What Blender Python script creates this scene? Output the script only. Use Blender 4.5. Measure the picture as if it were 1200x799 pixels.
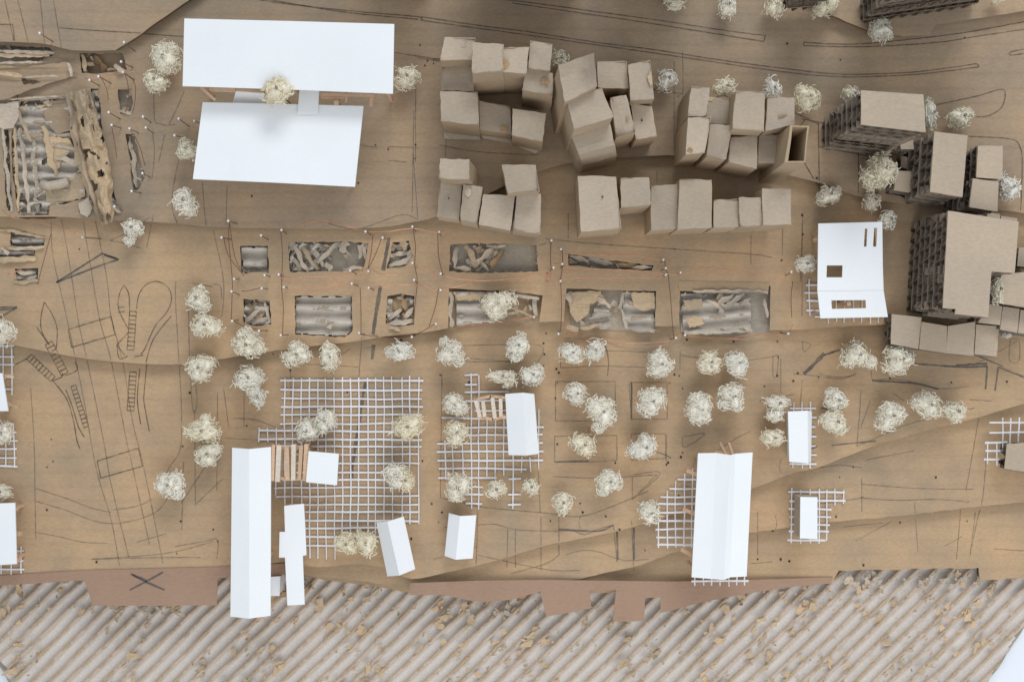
import bpy, math, random
import numpy as np
from mathutils import Vector, noise
from mathutils.geometry import tessellate_polygon

S = 0.0005          # one photo pixel on the table plane, in metres
H = 1000.0          # camera height above the z = 0 plane, in the same units
CX, CY = 600.0, 399.5
ZS = 1.2            # thickness of the boards: one height unit against one photo pixel
random.seed(7)
for o in list(bpy.data.objects):
    bpy.data.objects.remove(o, do_unlink=True)
scene = bpy.context.scene
C = scene.collection

# ------------------------------------------------------------------ camera, world, lamps
cam = bpy.data.cameras.new('camera'); cam.sensor_width = 36; cam.lens = 36 * H * ZS / 1200
cam.clip_start = 0.01; cam.clip_end = 50
cam_o = bpy.data.objects.new('camera', cam); cam_o.location = (0, 0, H * S * ZS); C.objects.link(cam_o)
scene.camera = cam_o
world = bpy.data.worlds.new('World'); scene.world = world; world.use_nodes = True
bg = world.node_tree.nodes['Background']; bg.inputs[0].default_value = (0.86, 0.93, 1.0, 1); bg.inputs[1].default_value = 0.62


def area_lamp(name, loc, target, sx, sy, power, col):
    l = bpy.data.lights.new(name, 'AREA'); l.shape = 'RECTANGLE'; l.size = sx * S; l.size_y = sy * S
    l.energy = power; l.color = col
    o = bpy.data.objects.new(name, l); o.location = Vector(loc) * S
    d = Vector(target) * S - o.location
    o.rotation_euler = d.to_track_quat('-Z', 'Y').to_euler(); C.objects.link(o)


area_lamp('window_light', (600, 2300, 2000), (0, -100, 0), 1500, 800, 9.6, (0.94, 0.97, 1.0))
area_lamp('room_light', (500, -1450, 1500), (250, -400, 0), 2200, 1400, 4.8, (1.0, 0.985, 0.96))
scene.view_settings.view_transform = 'Standard'; scene.view_settings.look = 'None'
scene.view_settings.exposure = 0.07; scene.view_settings.gamma = 1.0
scene.cycles.max_bounces = 12; scene.cycles.diffuse_bounces = 8; scene.cycles.transmission_bounces = 8


# ------------------------------------------------------------------ mesh helpers
def W(px, py, z):
    k = (H - z) / H
    return Vector(((px - CX) * k * S, -(py - CY) * k * S, z * S))


class MB:
    def __init__(self): self.v = []; self.f = []; self.ridge = None
    def add(self, vs, fs):
        b = len(self.v); self.v.extend(vs); self.f.extend([tuple(i + b for i in f) for f in fs])

    def build(self, name, mat, root=None, smooth=False, kind=None):
        off = root.location if root is not None else Vector((0, 0, 0))
        me = bpy.data.meshes.new(name)
        me.from_pydata([tuple(Vector(p) - off) for p in self.v], [], self.f)
        if self.ridge is not None:
            a = me.attributes.new('ridge', 'FLOAT', 'POINT'); a.data.foreach_set('value', self.ridge)
        if smooth: me.polygons.foreach_set('use_smooth', [True] * len(me.polygons))
        me.materials.append(mat); me.update()
        o = bpy.data.objects.new(name, me); C.objects.link(o)
        if root is not None: o.parent = root
        if kind: o['kind'] = kind
        return o


def thing(name, label, cat, at, group=None):
    o = bpy.data.objects.new(name, None); o.empty_display_size = 0.005; C.objects.link(o)
    o.location = W(*at); o['label'] = label; o['category'] = cat
    if group: o['group'] = group
    return o


def tag(o, label, cat, group=None):
    o['label'] = label; o['category'] = cat
    if group: o['group'] = group
    return o


def dense(pts, step=12, jit=0.0, closed=True, seed=1):
    r = random.Random(seed); out = []; n = len(pts)
    for i in range(n if closed else n - 1):
        a, b = pts[i], pts[(i + 1) % n]
        L = math.hypot(b[0] - a[0], b[1] - a[1]); k = max(1, int(L / step))
        for j in range(k):
            t = j / k; p = [a[q] + (b[q] - a[q]) * t for q in range(len(a))]
            if j: p[0] += r.uniform(-jit, jit); p[1] += r.uniform(-jit, jit)
            out.append(tuple(p))
    if not closed: out.append(tuple(pts[-1]))
    return out


def catmull(pts, n=6):
    P = [pts[0]] + list(pts) + [pts[-1]]; out = []
    for i in range(1, len(P) - 2):
        for j in range(n):
            t = j / n
            out.append(tuple(0.5 * (2 * P[i][k] + (P[i + 1][k] - P[i - 1][k]) * t + (2 * P[i - 1][k] - 5 * P[i][k] + 4 * P[i + 1][k] - P[i + 2][k]) * t * t
                       + (3 * P[i][k] - P[i - 1][k] - 3 * P[i + 1][k] + P[i + 2][k]) * t ** 3) for k in range(len(pts[0]))))
    out.append(tuple(pts[-1])); return out


def area2(p): return sum(p[i].x * p[(i + 1) % len(p)].y - p[(i + 1) % len(p)].x * p[i].y for i in range(len(p)))


def slab(mb, pts, z, th, holes=(), inset=0.0):
    """A flat sheet: pts are photo pixels of the upper face; a third value overrides z."""
    loops = []
    for k, lp in enumerate([pts] + list(holes)):
        w = [W(p[0], p[1], p[2] if len(p) > 2 else z) for p in lp]
        if (area2(w) > 0) != (k == 0): w.reverse()
        if inset:
            n = len(w); q = []
            for i in range(n):
                d1 = (w[i] - w[i - 1]).to_2d(); d2 = (w[(i + 1) % n] - w[i]).to_2d()
                if d1.length: d1.normalize()
                if d2.length: d2.normalize()
                nn = Vector((-(d1.y + d2.y), d1.x + d2.x))
                if nn.length < 1e-9: nn = Vector((-d1.y, d1.x))
                nn.normalize()
                q.append(Vector((w[i].x + nn.x * inset * S, w[i].y + nn.y * inset * S, w[i].z)))
            w = q
        loops.append(w)
    tris = tessellate_polygon([[Vector((p.x, p.y, 0)) for p in l] for l in loops])
    flat = [p for l in loops for p in l]; N = len(flat); fs = []
    for a, b, c in tris:
        A = flat[a].to_2d(); cr = (flat[b].to_2d() - A).cross(flat[c].to_2d() - A)
        if abs(cr) < 1e-16: continue
        if cr < 0: b, c = c, b
        fs.append((a, b, c)); fs.append((a + N, c + N, b + N))
    s = 0
    for l in loops:
        n = len(l)
        for i in range(n):
            a, b = s + i, s + (i + 1) % n
            fs.append((a, a + N, b + N, b))
        s += n
    mb.add(flat + [p - Vector((0, 0, th * S)) for p in flat], fs)


def stick(mb, a, b, w, h):
    A, B = W(*a), W(*b); d = (B - A).normalized()
    up = Vector((0, 0, 1)) if abs(d.z) < 0.95 else Vector((0, 1, 0))
    sd = d.cross(up).normalized() * w * S / 2; u = sd.cross(d).normalized() * h * S / 2
    vs = [A - sd - u, A + sd - u, A + sd + u, A - sd + u, B - sd - u, B + sd - u, B + sd + u, B - sd + u]
    mb.add(vs, [(0, 3, 2, 1), (4, 5, 6, 7), (0, 1, 5, 4), (1, 2, 6, 5), (2, 3, 7, 6), (3, 0, 4, 7)])


def tube(mb, pts, r, n=6, world_pts=False):
    P = pts if world_pts else [W(*p) for p in pts]
    m = len(P); vs = []; fs = []
    for i in range(m):
        d = (P[min(i + 1, m - 1)] - P[max(i - 1, 0)]).normalized()
        up = Vector((0, 0, 1)) if abs(d.z) < 0.9 else Vector((1, 0, 0))
        s = d.cross(up).normalized(); u = s.cross(d).normalized()
        for j in range(n):
            t = 2 * math.pi * j / n; vs.append(P[i] + (s * math.cos(t) + u * math.sin(t)) * r * S)
    for i in range(m - 1):
        for j in range(n):
            fs.append((i * n + j, i * n + (j + 1) % n, (i + 1) * n + (j + 1) % n, (i + 1) * n + j))
    fs.append(tuple(range(n - 1, -1, -1))); fs.append(tuple((m - 1) * n + j for j in range(n)))
    mb.add(vs, fs)


def ribbon(mb, pts, z, w):
    P = [W(p[0], p[1], z) for p in pts]
    if len(P) < 2: return
    vs = []; m = len(P)
    for i in range(m):
        d = (P[min(i + 1, m - 1)] - P[max(i - 1, 0)]).to_2d()
        if d.length < 1e-12: d = Vector((1, 0))
        d.normalize(); n = Vector((-d.y, d.x, 0)) * w * S / 2 * random.uniform(0.7, 1.2)
        vs += [P[i] - n, P[i] + n]
    mb.add(vs, [(2 * i, 2 * i + 2, 2 * i + 3, 2 * i + 1) for i in range(m - 1)])


def inside(x, y, poly):
    c = False; j = len(poly) - 1
    for i in range(len(poly)):
        xi, yi = poly[i][0], poly[i][1]; xj, yj = poly[j][0], poly[j][1]
        if (yi > y) != (yj > y) and x < (xj - xi) * (y - yi) / (yj - yi) + xi: c = not c
        j = i
    return c


# ------------------------------------------------------------------ materials
def nodes_of(name):
    m = bpy.data.materials.new(name); m.use_nodes = True; t = m.node_tree
    return m, t, t.nodes['Principled BSDF']


def px_coords(t):
    tc = t.nodes.new('ShaderNodeTexCoord'); oi = t.nodes.new('ShaderNodeObjectInfo')
    mp = t.nodes.new('ShaderNodeMapping'); mp.inputs['Scale'].default_value = (1 / S, 1 / S, 1 / S)
    t.links.new(tc.outputs['Object'], mp.inputs['Vector'])
    mu = t.nodes.new('ShaderNodeMath'); mu.operation = 'MULTIPLY'; mu.inputs[1].default_value = 900
    t.links.new(oi.outputs['Random'], mu.inputs[0])
    ad = t.nodes.new('ShaderNodeVectorMath'); ad.operation = 'ADD'
    t.links.new(mp.outputs[0], ad.inputs[0]); t.links.new(mu.outputs[0], ad.inputs[1])
    return ad.outputs[0], mp.outputs[0]


def tex_noise(t, vec, scale, detail=3, stretch=None, rough=0.55):
    if stretch:
        mp = t.nodes.new('ShaderNodeMapping'); mp.inputs['Scale'].default_value = stretch
        t.links.new(vec, mp.inputs['Vector']); vec = mp.outputs[0]
    n = t.nodes.new('ShaderNodeTexNoise'); n.inputs['Scale'].default_value = scale
    n.inputs['Detail'].default_value = detail; n.inputs['Roughness'].default_value = rough
    t.links.new(vec, n.inputs['Vector']); return n.outputs['Fac']


def ramp(t, fac, stops):
    r = t.nodes.new('ShaderNodeValToRGB'); t.links.new(fac, r.inputs[0])
    e = r.color_ramp.elements
    while len(e) < len(stops): e.new(0.5)
    for i, (p, c) in enumerate(stops): e[i].position = p; e[i].color = (*c, 1)
    return r.outputs[0]


def mixc(t, fac, a, b, mode='MIX'):
    m = t.nodes.new('ShaderNodeMix'); m.data_type = 'RGBA'; m.blend_type = mode
    for k, v in ((0, fac), (6, a), (7, b)):
        if isinstance(v, (int, float)): m.inputs[k].default_value = v
        elif isinstance(v, tuple): m.inputs[k].default_value = (*v, 1)
        else: t.links.new(v, m.inputs[k])
    return m.outputs[2]


def math_node(t, op, a, b):
    m = t.nodes.new('ShaderNodeMath'); m.operation = op
    for k, v in ((0, a), (1, b)):
        if isinstance(v, (int, float)): m.inputs[k].default_value = v
        else: t.links.new(v, m.inputs[k])
    return m.outputs[0]


def card_mat(name, col, blotch=0.12, fibre=0.10, lines=0.0, bump=0.35, rough=0.85, warm=(1.1, 1.0, 0.88), objvar=0.0):
    m, t, b = nodes_of(name); vec, raw = px_coords(t)
    lo = tuple(c * (1 - blotch) for c in col); hi = tuple(min(1, c * (1 + blotch) * w) for c, w in zip(col, warm))
    big = tex_noise(t, vec, 0.014, 4)
    c = ramp(t, big, [(0.3, lo), (0.7, hi)])
    fb = tex_noise(t, vec, 0.55, 3, (0.4, 1.0, 1.0), 0.7)
    c = mixc(t, 1.0, c, ramp(t, fb, [(0.25, (1 - fibre * 2,) * 3), (0.75, (1 + fibre,) * 3)]), 'MULTIPLY')
    sp = tex_noise(t, vec, 0.9, 2, None, 0.6)
    c = mixc(t, 1.0, c, ramp(t, sp, [(0.28, (1 - fibre * 1.5,) * 3), (0.42, (1.0,) * 3)]), 'MULTIPLY')
    hgt = math_node(t, 'ADD', math_node(t, 'MULTIPLY', fb, 0.6), math_node(t, 'MULTIPLY', sp, 0.4))
    if lines:
        wv = t.nodes.new('ShaderNodeTexWave'); wv.wave_type = 'BANDS'; wv.bands_direction = 'Y'
        wv.inputs['Scale'].default_value = 0.314 / 16.5; wv.inputs['Distortion'].default_value = 0.8
        wv.inputs['Detail'].default_value = 2; wv.inputs['Detail Scale'].default_value = 0.5
        t.links.new(raw, wv.inputs['Vector'])
        wl = ramp(t, wv.outputs['Fac'], [(0.0, (1 - lines,) * 3), (0.25, (1.0,) * 3)])  # flute shadow lines painted into the liner colour as darker bands
        c = mixc(t, 1.0, c, wl, 'MULTIPLY')
        hgt = math_node(t, 'ADD', hgt, math_node(t, 'MULTIPLY', wv.outputs['Fac'], 0.7))
    if objvar:
        oi = t.nodes.new('ShaderNodeObjectInfo')
        c = mixc(t, 1.0, c, ramp(t, oi.outputs['Random'], [(0, (1 - objvar, 1 - objvar, 1 - objvar * 1.1)), (1, (1 + objvar * .5, 1 + objvar * .5, 1 + objvar * .6))]), 'MULTIPLY')
    t.links.new(c, b.inputs['Base Color'])
    bp = t.nodes.new('ShaderNodeBump'); bp.inputs['Strength'].default_value = bump; bp.inputs['Distance'].default_value = 0.6 * S
    t.links.new(hgt, bp.inputs['Height']); t.links.new(bp.outputs[0], b.inputs['Normal'])
    b.inputs['Roughness'].default_value = rough; b.inputs['Specular IOR Level'].default_value = 0.25
    return m


def plain_mat(name, col, rough=0.6, metal=0.0, var=0.1, scale=0.3):
    m, t, b = nodes_of(name); vec, raw = px_coords(t)
    n = tex_noise(t, vec, scale, 3)
    c = ramp(t, n, [(0.3, tuple(x * (1 - var) for x in col)), (0.7, tuple(min(1, x * (1 + var)) for x in col))])
    t.links.new(c, b.inputs['Base Color']); b.inputs['Roughness'].default_value = rough; b.inputs['Metallic'].default_value = metal
    return m


def line_mat(name, col, cover, scale=0.12):
    m, t, b = nodes_of(name); vec, raw = px_coords(t)
    b.inputs['Base Color'].default_value = (*col, 1); b.inputs['Roughness'].default_value = 0.7
    tr = t.nodes.new('ShaderNodeBsdfTransparent'); mx = t.nodes.new('ShaderNodeMixShader')
    n1 = tex_noise(t, raw, scale, 3); n2 = tex_noise(t, raw, 1.3, 2)
    s = math_node(t, 'ADD', math_node(t, 'MULTIPLY', n1, 1.1), math_node(t, 'MULTIPLY', n2, 0.6))
    a = ramp(t, s, [(0.45, (cover * 0.25,) * 3), (1.0, (min(1, cover * 1.25),) * 3)])
    t.links.new(a, mx.inputs[0]); t.links.new(tr.outputs[0], mx.inputs[1]); t.links.new(b.outputs[0], mx.inputs[2])
    t.links.new(mx.outputs[0], t.nodes['Material Output'].inputs['Surface'])
    return m


KRAFT = card_mat('kraft_board', (0.430, 0.316, 0.208), 0.13, 0.08, 0.045)
KRAFT_N = card_mat('kraft_board_grey', (0.350, 0.272, 0.196), 0.12, 0.08, 0.06)
CORE = card_mat('shaded_board_core', (0.11, 0.075, 0.048), 0.3, 0.3)  # dark tone paints the shade of open flutes along the cut edges
HOUSE = card_mat('grey_card', (0.42, 0.348, 0.270), 0.10, 0.07, 0, 0.4, 0.9, (1.03, 1.0, 0.97), 0.10)
WALL = card_mat('card_wall', (0.43, 0.33, 0.225), 0.10, 0.07, 0, 0.35, 0.9, (1.03, 1.0, 0.95), 0.10)
BLOCK = card_mat('block_liner', (0.455, 0.37, 0.285), 0.06, 0.07, 0, 0.4, 0.9, (1.03, 1.0, 0.95), 0.06)
FLAP = card_mat('brown_card', (0.355, 0.228, 0.160), 0.06, 0.06, 0, 0.3, 0.8, (1.0, 1.0, 1.0))
WHITE = card_mat('white_card', (0.81, 0.825, 0.84), 0.02, 0.012, 0, 0.12, 0.6, (1.0, 1.0, 1.0))
GREYP = card_mat('grey_liner', (0.40, 0.355, 0.295), 0.15, 0.12)
TORN = card_mat('torn_kraft', (0.50, 0.395, 0.275), 0.2, 0.12, 0, 0.6)
TORNG = card_mat('torn_grey', (0.50, 0.44, 0.37), 0.2, 0.12, 0, 0.6)
STAIN = card_mat('glue_stain', (0.36, 0.25, 0.15), 0.2, 0.12)
TABLE = plain_mat('white_tabletop', (0.72, 0.76, 0.82), 0.45, 0, 0.03, 0.01)
WOOD = card_mat('balsa_wood', (0.62, 0.43, 0.29), 0.12, 0.12, 0, 0.4, 0.7, (1.05, 1.0, 0.95), 0.12)
WOODP = card_mat('pale_wood', (0.70, 0.60, 0.50), 0.10, 0.12, 0, 0.4, 0.7, (1.0, 1.0, 1.0), 0.08)
STRAND = plain_mat('glass_fibre_strand', (0.72, 0.71, 0.73), 0.5, 0, 0.10, 0.25)
STEEL = plain_mat('pin_steel', (0.30, 0.26, 0.23), 0.35, 0.8, 0.1)
HEAD = plain_mat('pin_head', (0.78, 0.77, 0.76), 0.25, 0.35, 0.05)
COPPER = plain_mat('copper_wire', (0.60, 0.30, 0.19), 0.38, 0.65, 0.15, 0.1)
THREAD = plain_mat('dark_thread', (0.20, 0.085, 0.05), 0.6, 0.2, 0.2, 0.1)
PENCIL = line_mat('pencil', (0.09, 0.083, 0.083), 0.32)
MARKER = line_mat('pencil_shading', (0.10, 0.095, 0.095), 0.62, 0.05)
SCORE = line_mat('score_cut', (0.07, 0.048, 0.032), 0.58)
HOLE = plain_mat('pin_prick', (0.02, 0.015, 0.01), 0.9)

# fibre of the trees: colour of each object, with strand variation
FIBRE, t, b = nodes_of('wood_wool'); vec, raw = px_coords(t)
oi = t.nodes.new('ShaderNodeObjectInfo'); nn = tex_noise(t, vec, 0.25, 3)
t.links.new(mixc(t, 1.0, oi.outputs['Color'], ramp(t, nn, [(0.25, (0.92, 0.89, 0.83)), (0.5, (1.0, 1.0, 1.0))]), 'MULTIPLY'), b.inputs['Base Color'])
b.inputs['Roughness'].default_value = 0.55
tl = t.nodes.new('ShaderNodeBsdfTranslucent'); t.links.new(oi.outputs['Color'], tl.inputs['Color']); mx = t.nodes.new('ShaderNodeMixShader'); mx.inputs[0].default_value = 0.18
t.links.new(b.outputs[0], mx.inputs[1]); t.links.new(tl.outputs[0], mx.inputs[2]); t.links.new(mx.outputs[0], t.nodes['Material Output'].inputs['Surface'])

# exposed fluting: paper grey with glued remains of the liner on the crests
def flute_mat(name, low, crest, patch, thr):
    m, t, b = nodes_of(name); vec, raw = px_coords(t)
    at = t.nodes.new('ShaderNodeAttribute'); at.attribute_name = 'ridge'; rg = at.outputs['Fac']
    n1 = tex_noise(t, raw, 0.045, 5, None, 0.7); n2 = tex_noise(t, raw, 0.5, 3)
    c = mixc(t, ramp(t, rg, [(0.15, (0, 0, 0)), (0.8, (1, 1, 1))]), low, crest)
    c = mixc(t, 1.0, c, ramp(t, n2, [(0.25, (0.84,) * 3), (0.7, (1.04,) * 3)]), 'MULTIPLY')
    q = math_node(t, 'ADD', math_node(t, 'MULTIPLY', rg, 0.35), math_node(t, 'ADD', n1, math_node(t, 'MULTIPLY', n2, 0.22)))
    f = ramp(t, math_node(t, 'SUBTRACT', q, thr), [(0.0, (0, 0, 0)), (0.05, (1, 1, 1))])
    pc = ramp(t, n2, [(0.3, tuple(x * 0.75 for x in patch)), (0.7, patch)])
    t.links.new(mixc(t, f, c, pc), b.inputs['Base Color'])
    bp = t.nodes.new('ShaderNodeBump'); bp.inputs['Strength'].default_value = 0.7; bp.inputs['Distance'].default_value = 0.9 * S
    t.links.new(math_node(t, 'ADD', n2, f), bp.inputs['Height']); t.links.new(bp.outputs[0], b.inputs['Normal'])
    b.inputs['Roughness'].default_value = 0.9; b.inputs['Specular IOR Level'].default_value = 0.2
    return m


WATER = flute_mat('bare_fluting', (0.65, 0.595, 0.55), (0.55, 0.44, 0.35), (0.53, 0.40, 0.27), 0.93)
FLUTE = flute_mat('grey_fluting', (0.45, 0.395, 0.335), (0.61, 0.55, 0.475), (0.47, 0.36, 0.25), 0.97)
BLOCKF = flute_mat('shaded_block_fluting', (0.19, 0.15, 0.115), (0.29, 0.235, 0.18), (0.32, 0.25, 0.18), 1.0)  # colour darkened to paint in the shade of the deep flute openings

# ------------------------------------------------------------------ setting: table, fluted water, terrain layers
mb = MB(); slab(mb, [(-1200, -800), (2400, -800), (2400, 1600), (-1200, 1600)], -16, 4)
tb = mb.build('tabletop', TABLE, kind='structure')

# the bare corrugated sheet that stands for the water
ANG = math.radians(44); PITCH = 14.6
wpoly = [(-90, 560), (1290, 560), (1290, 605), (1200, 735), (1153, 806), (1095, 900), (70, 900), (15, 806), (0, 781), (-60, 752), (-90, 740)]
mb = MB(); rid = []; idx = {}
ca, sa = math.cos(ANG), math.sin(ANG)
du, dv = PITCH / 10, 7.0
for iv in range(-140, 160):
    for iu in range(-560, 560):
        u, v = iu * du, iv * dv
        x = 600 + v * ca + u * sa; y = 700 - v * sa + u * ca
        if x < -100 or x > 1300 or y < 555 or y > 905: continue
        rag = 5 * noise.noise((x * .06, y * .06, 3))
        if not inside(x + rag, y + rag, wpoly): continue
        wob = 2.2 * noise.noise((u * 0.02, v * 0.008, 0)) + 1.2 * noise.noise((u * .05, v * .03, 7))
        ph = 2 * math.pi * (u + wob) / PITCH
        c = 0.5 + 0.5 * math.cos(ph); prof = c ** 1.9
        crush = 1 - 0.35 * max(0, noise.noise((x * .02, y * .02, 9)))
        z = -6.5 + 5.6 * prof * crush + 0.5 * noise.noise((x * .15, y * .15, 1))
        idx[(iu, iv)] = len(mb.v); mb.v.append(W(x, y, z)); rid.append(c ** 1.8)
for (iu, iv), a in idx.items():
    q = (idx.get((iu + 1, iv)), idx.get((iu + 1, iv + 1)), idx.get((iu, iv + 1)))
    if None not in q: mb.f.append((a, q[2], q[1], q[0]))
mb.ridge = rid
water = mb.build('water', WATER, smooth=True, kind='structure')
water['label'] = 'bare corrugated board with diagonal flutes along the bottom, as water'
mb = MB(); slab(mb, dense(wpoly, 9, 1.2), -10.5, 1.0); mb.build('bottom_liner', GREYP, water)

E1 = [(-90, 684), (110, 680), (255, 676), (330, 672), (361, 676), (380, 679), (400, 682), (440, 686), (480, 694), (700, 694), (860, 690), (975, 684), (983, 668),
      (1060, 667), (1147, 665), (1148, 680), (1205, 677), (1290, 674)]
E2 = [(-90, 682), (110, 678), (255, 674), (330, 667), (360, 674), (420, 680), (478, 690), (640, 684), (681, 678), (753, 661), (810, 640), (878, 624), (976, 611), (1057, 604), (1149, 593), (1200, 588), (1290, 580)]
E3 = [(-90, 680), (110, 676), (255, 672), (300, 664), (335, 658), (361, 663), (380, 664), (420, 661), (455, 666), (482, 678), (525, 670), (584, 656), (640, 639), (715, 624), (770, 609), (800, 598),
      (882, 572), (930, 554), (960, 547), (1041, 517), (1142, 490), (1200, 473), (1290, 450)]
E4a = [(-90, 392), (0, 402), (15, 404), (60, 413), (100, 420), (150, 425), (200, 427), (250, 422), (300, 414), (362, 406), (416, 400), (452, 394), (500, 389), (523, 385)]
E5 = [(-90, 246), (0, 254), (58, 254), (100, 256), (125, 258), (208, 262), (250, 266), (340, 268), (439, 267), (475, 262), (514, 253), (570, 228), (629, 202), (683, 189), (801, 182), (870, 192), (930, 207),
      (959, 214), (1002, 229), (1038, 236), (1071, 240), (1118, 240), (1200, 250), (1290, 262)]
top = [(1290, -90), (-90, -90)]
L1 = dense(E1, 8, 1.0, False, 1) + top
L2 = dense(E2, 8, 0.6, False, 2) + top
L3 = dense(catmull(E3, 4), 8, 0.5, False, 3) + top
L4 = dense(catmull(E4a, 4), 8, 0.6, False, 4) + dense([(525, 384), (526, 338), (560, 340), (598, 341), (636, 346), (632, 377), (661, 377), (664, 338), (720, 340), (769, 341), (768, 382), (796, 382), (797, 333),
      (850, 332), (903, 335), (902, 387), (942, 386), (980, 383), (1040, 380), (1060, 377), (1200, 386), (1290, 390)], 7, 0.5, False, 5) + top
L5 = dense(catmull(E5, 4), 8, 0.6, False, 6) + top
L6 = dense([(-90, 46), (0, 49), (49, 51), (60, 53), (84, 59), (110, 60), (135, 59), (150, 50), (164, 41), (190, 22), (222, 0), (300, -60), (300, -90), (-90, -90)], 9, 0.5, True, 7)
L6b = dense([(935, -90), (940, -20), (974, 18), (1018, 36), (1060, 43), (1090, 41), (1097, 29), (1130, 24), (1200, 13), (1290, -2), (1290, -90)], 9, 0.5, True, 8)

PITS4 = {'p1': [(281, 288), (314, 288), (315, 320), (298, 319), (288, 321), (283, 318)],
         'p2': [(338, 284), (400, 283), (432, 285), (430, 300), (425, 318), (370, 318), (340, 319)],
         'p3': [(460, 284), (479, 282), (484, 300), (475, 312), (453, 315)],
         'p4': [(285, 350), (316, 352), (318, 380), (300, 382), (285, 378)],
         'p5': [(345, 347), (412, 347), (413, 388), (404, 395), (346, 392)],
         'p6': [(454, 347), (470, 344), (486, 347), (484, 380), (466, 383), (452, 380)],
         'p7': [(528, 286), (580, 285), (629, 287), (631, 318), (560, 320), (526, 318)],
         'p9': [(666, 297), (700, 303), (766, 311), (764, 317), (710, 315), (666, 311)],
         'q1': [(12, 270), (30, 271), (53, 280), (51, 291), (12, 288)],
         'q2': [(-20, 296), (12, 293), (41, 294), (40, 302), (10, 301), (-20, 299)],
         'q3': [(17, 315), (45, 314), (44, 328), (20, 329)]}
PITS5 = {'r1': [(24, 119), (50, 117), (80, 114), (84, 140), (92, 170), (98, 205), (101, 232), (80, 238), (58, 242), (57, 252), (22, 252), (14, 200), (13, 160), (18, 135)],
         'r2': [(106, 104), (116, 104), (120, 150), (126, 195), (138, 245), (128, 247), (118, 200), (110, 150)],
         'r3': [(138, 105), (154, 104), (156, 120), (152, 134), (141, 134)],
         'r4': [(147, 157), (158, 157), (165, 190), (170, 207), (163, 222), (156, 224), (152, 190)],
         'r5': [(93, 63), (143, 62), (149, 82), (120, 86), (96, 86)],
         'r6': [(-60, 53), (0, 53), (58, 56), (64, 64), (50, 71), (20, 74), (-60, 76)],
         'r7': [(3, 152), (10, 152), (12, 200), (14, 248), (8, 246), (5, 200)]}
LAYERS = []


def layer(poly, z, th, holes, mat, label):
    hs = [dense(h, 5, 0.8, True, 11 + i) for i, h in enumerate(holes)]
    m = MB(); slab(m, poly, z, 1.3, hs)
    o = m.build('terrain_layer', mat, kind='structure'); o['label'] = label
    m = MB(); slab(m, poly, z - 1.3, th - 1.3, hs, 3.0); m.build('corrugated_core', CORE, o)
    LAYERS.append((poly, z, o, holes)); return o


t1 = layer(L1, 10, 10, [], KRAFT, 'lowest brown cardboard terrain step beside the corrugated water')
t2 = layer(L2, 20, 10, [], KRAFT, 'second brown cardboard terrain step, a narrow wedge at lower right')
t3 = layer(L3, 30, 10, [], KRAFT, 'broad brown cardboard terrain step carrying most of the white trees')
t4 = layer(L4, 40, 10, [dense(p, 30) for p in PITS4.values()], KRAFT, 'cardboard terrain step with the two rows of cut out pits')
t5 = layer(L5, 50, 10, [dense(p, 30) for p in PITS5.values()], KRAFT_N, 'upper cardboard terrain step carrying the clusters of box houses')
t6 = layer(L6, 60, 10, [], KRAFT_N, 'highest cardboard terrain step in the top left corner')
t7 = layer(L6b, 60, 10, [], KRAFT_N, 'highest cardboard terrain step in the top right corner')
slop = dense([(-90, 78), (0, 77), (26, 79), (80, 73), (82, 87), (90, 88), (70, 94), (30, 107), (5, 117), (-90, 128)], 6, 0.7, True, 9)
m = MB(); slab(m, [(x, y, 54 + 1.5 * math.sin(x * .05)) for x, y in slop], 55, 1.2)
lo = m.build('torn_liner', KRAFT_N, t5)


def ground(px, py):
    z = 10
    for poly, zz, o, hs in LAYERS:
        if inside(px, py, poly): z = max(z, zz)
    return z


def draw(mbs, pts, w, curve=False, dz=0.22):
    if curve and len(pts) > 2: pts = catmull(pts, 6)
    pts = dense(pts, 3, 0.18, False, len(pts) + int(pts[0][0]))
    run = []; cur = None
    for p in pts:
        best = None
        for k, (poly, zz, o, hs) in enumerate(LAYERS):
            if inside(p[0], p[1], poly): best = k if best is None or zz > LAYERS[best][1] else best
        if best is not None and any(inside(p[0], p[1], h) for h in LAYERS[best][3]): best = None
        if best != cur and run:
            if cur is not None: ribbon(mbs.setdefault(cur, MB()), run, LAYERS[cur][1] + dz, w)
            run = []
        cur = best; run.append(p)
    if cur is not None: ribbon(mbs.setdefault(cur, MB()), run, LAYERS[cur][1] + dz, w)


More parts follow.
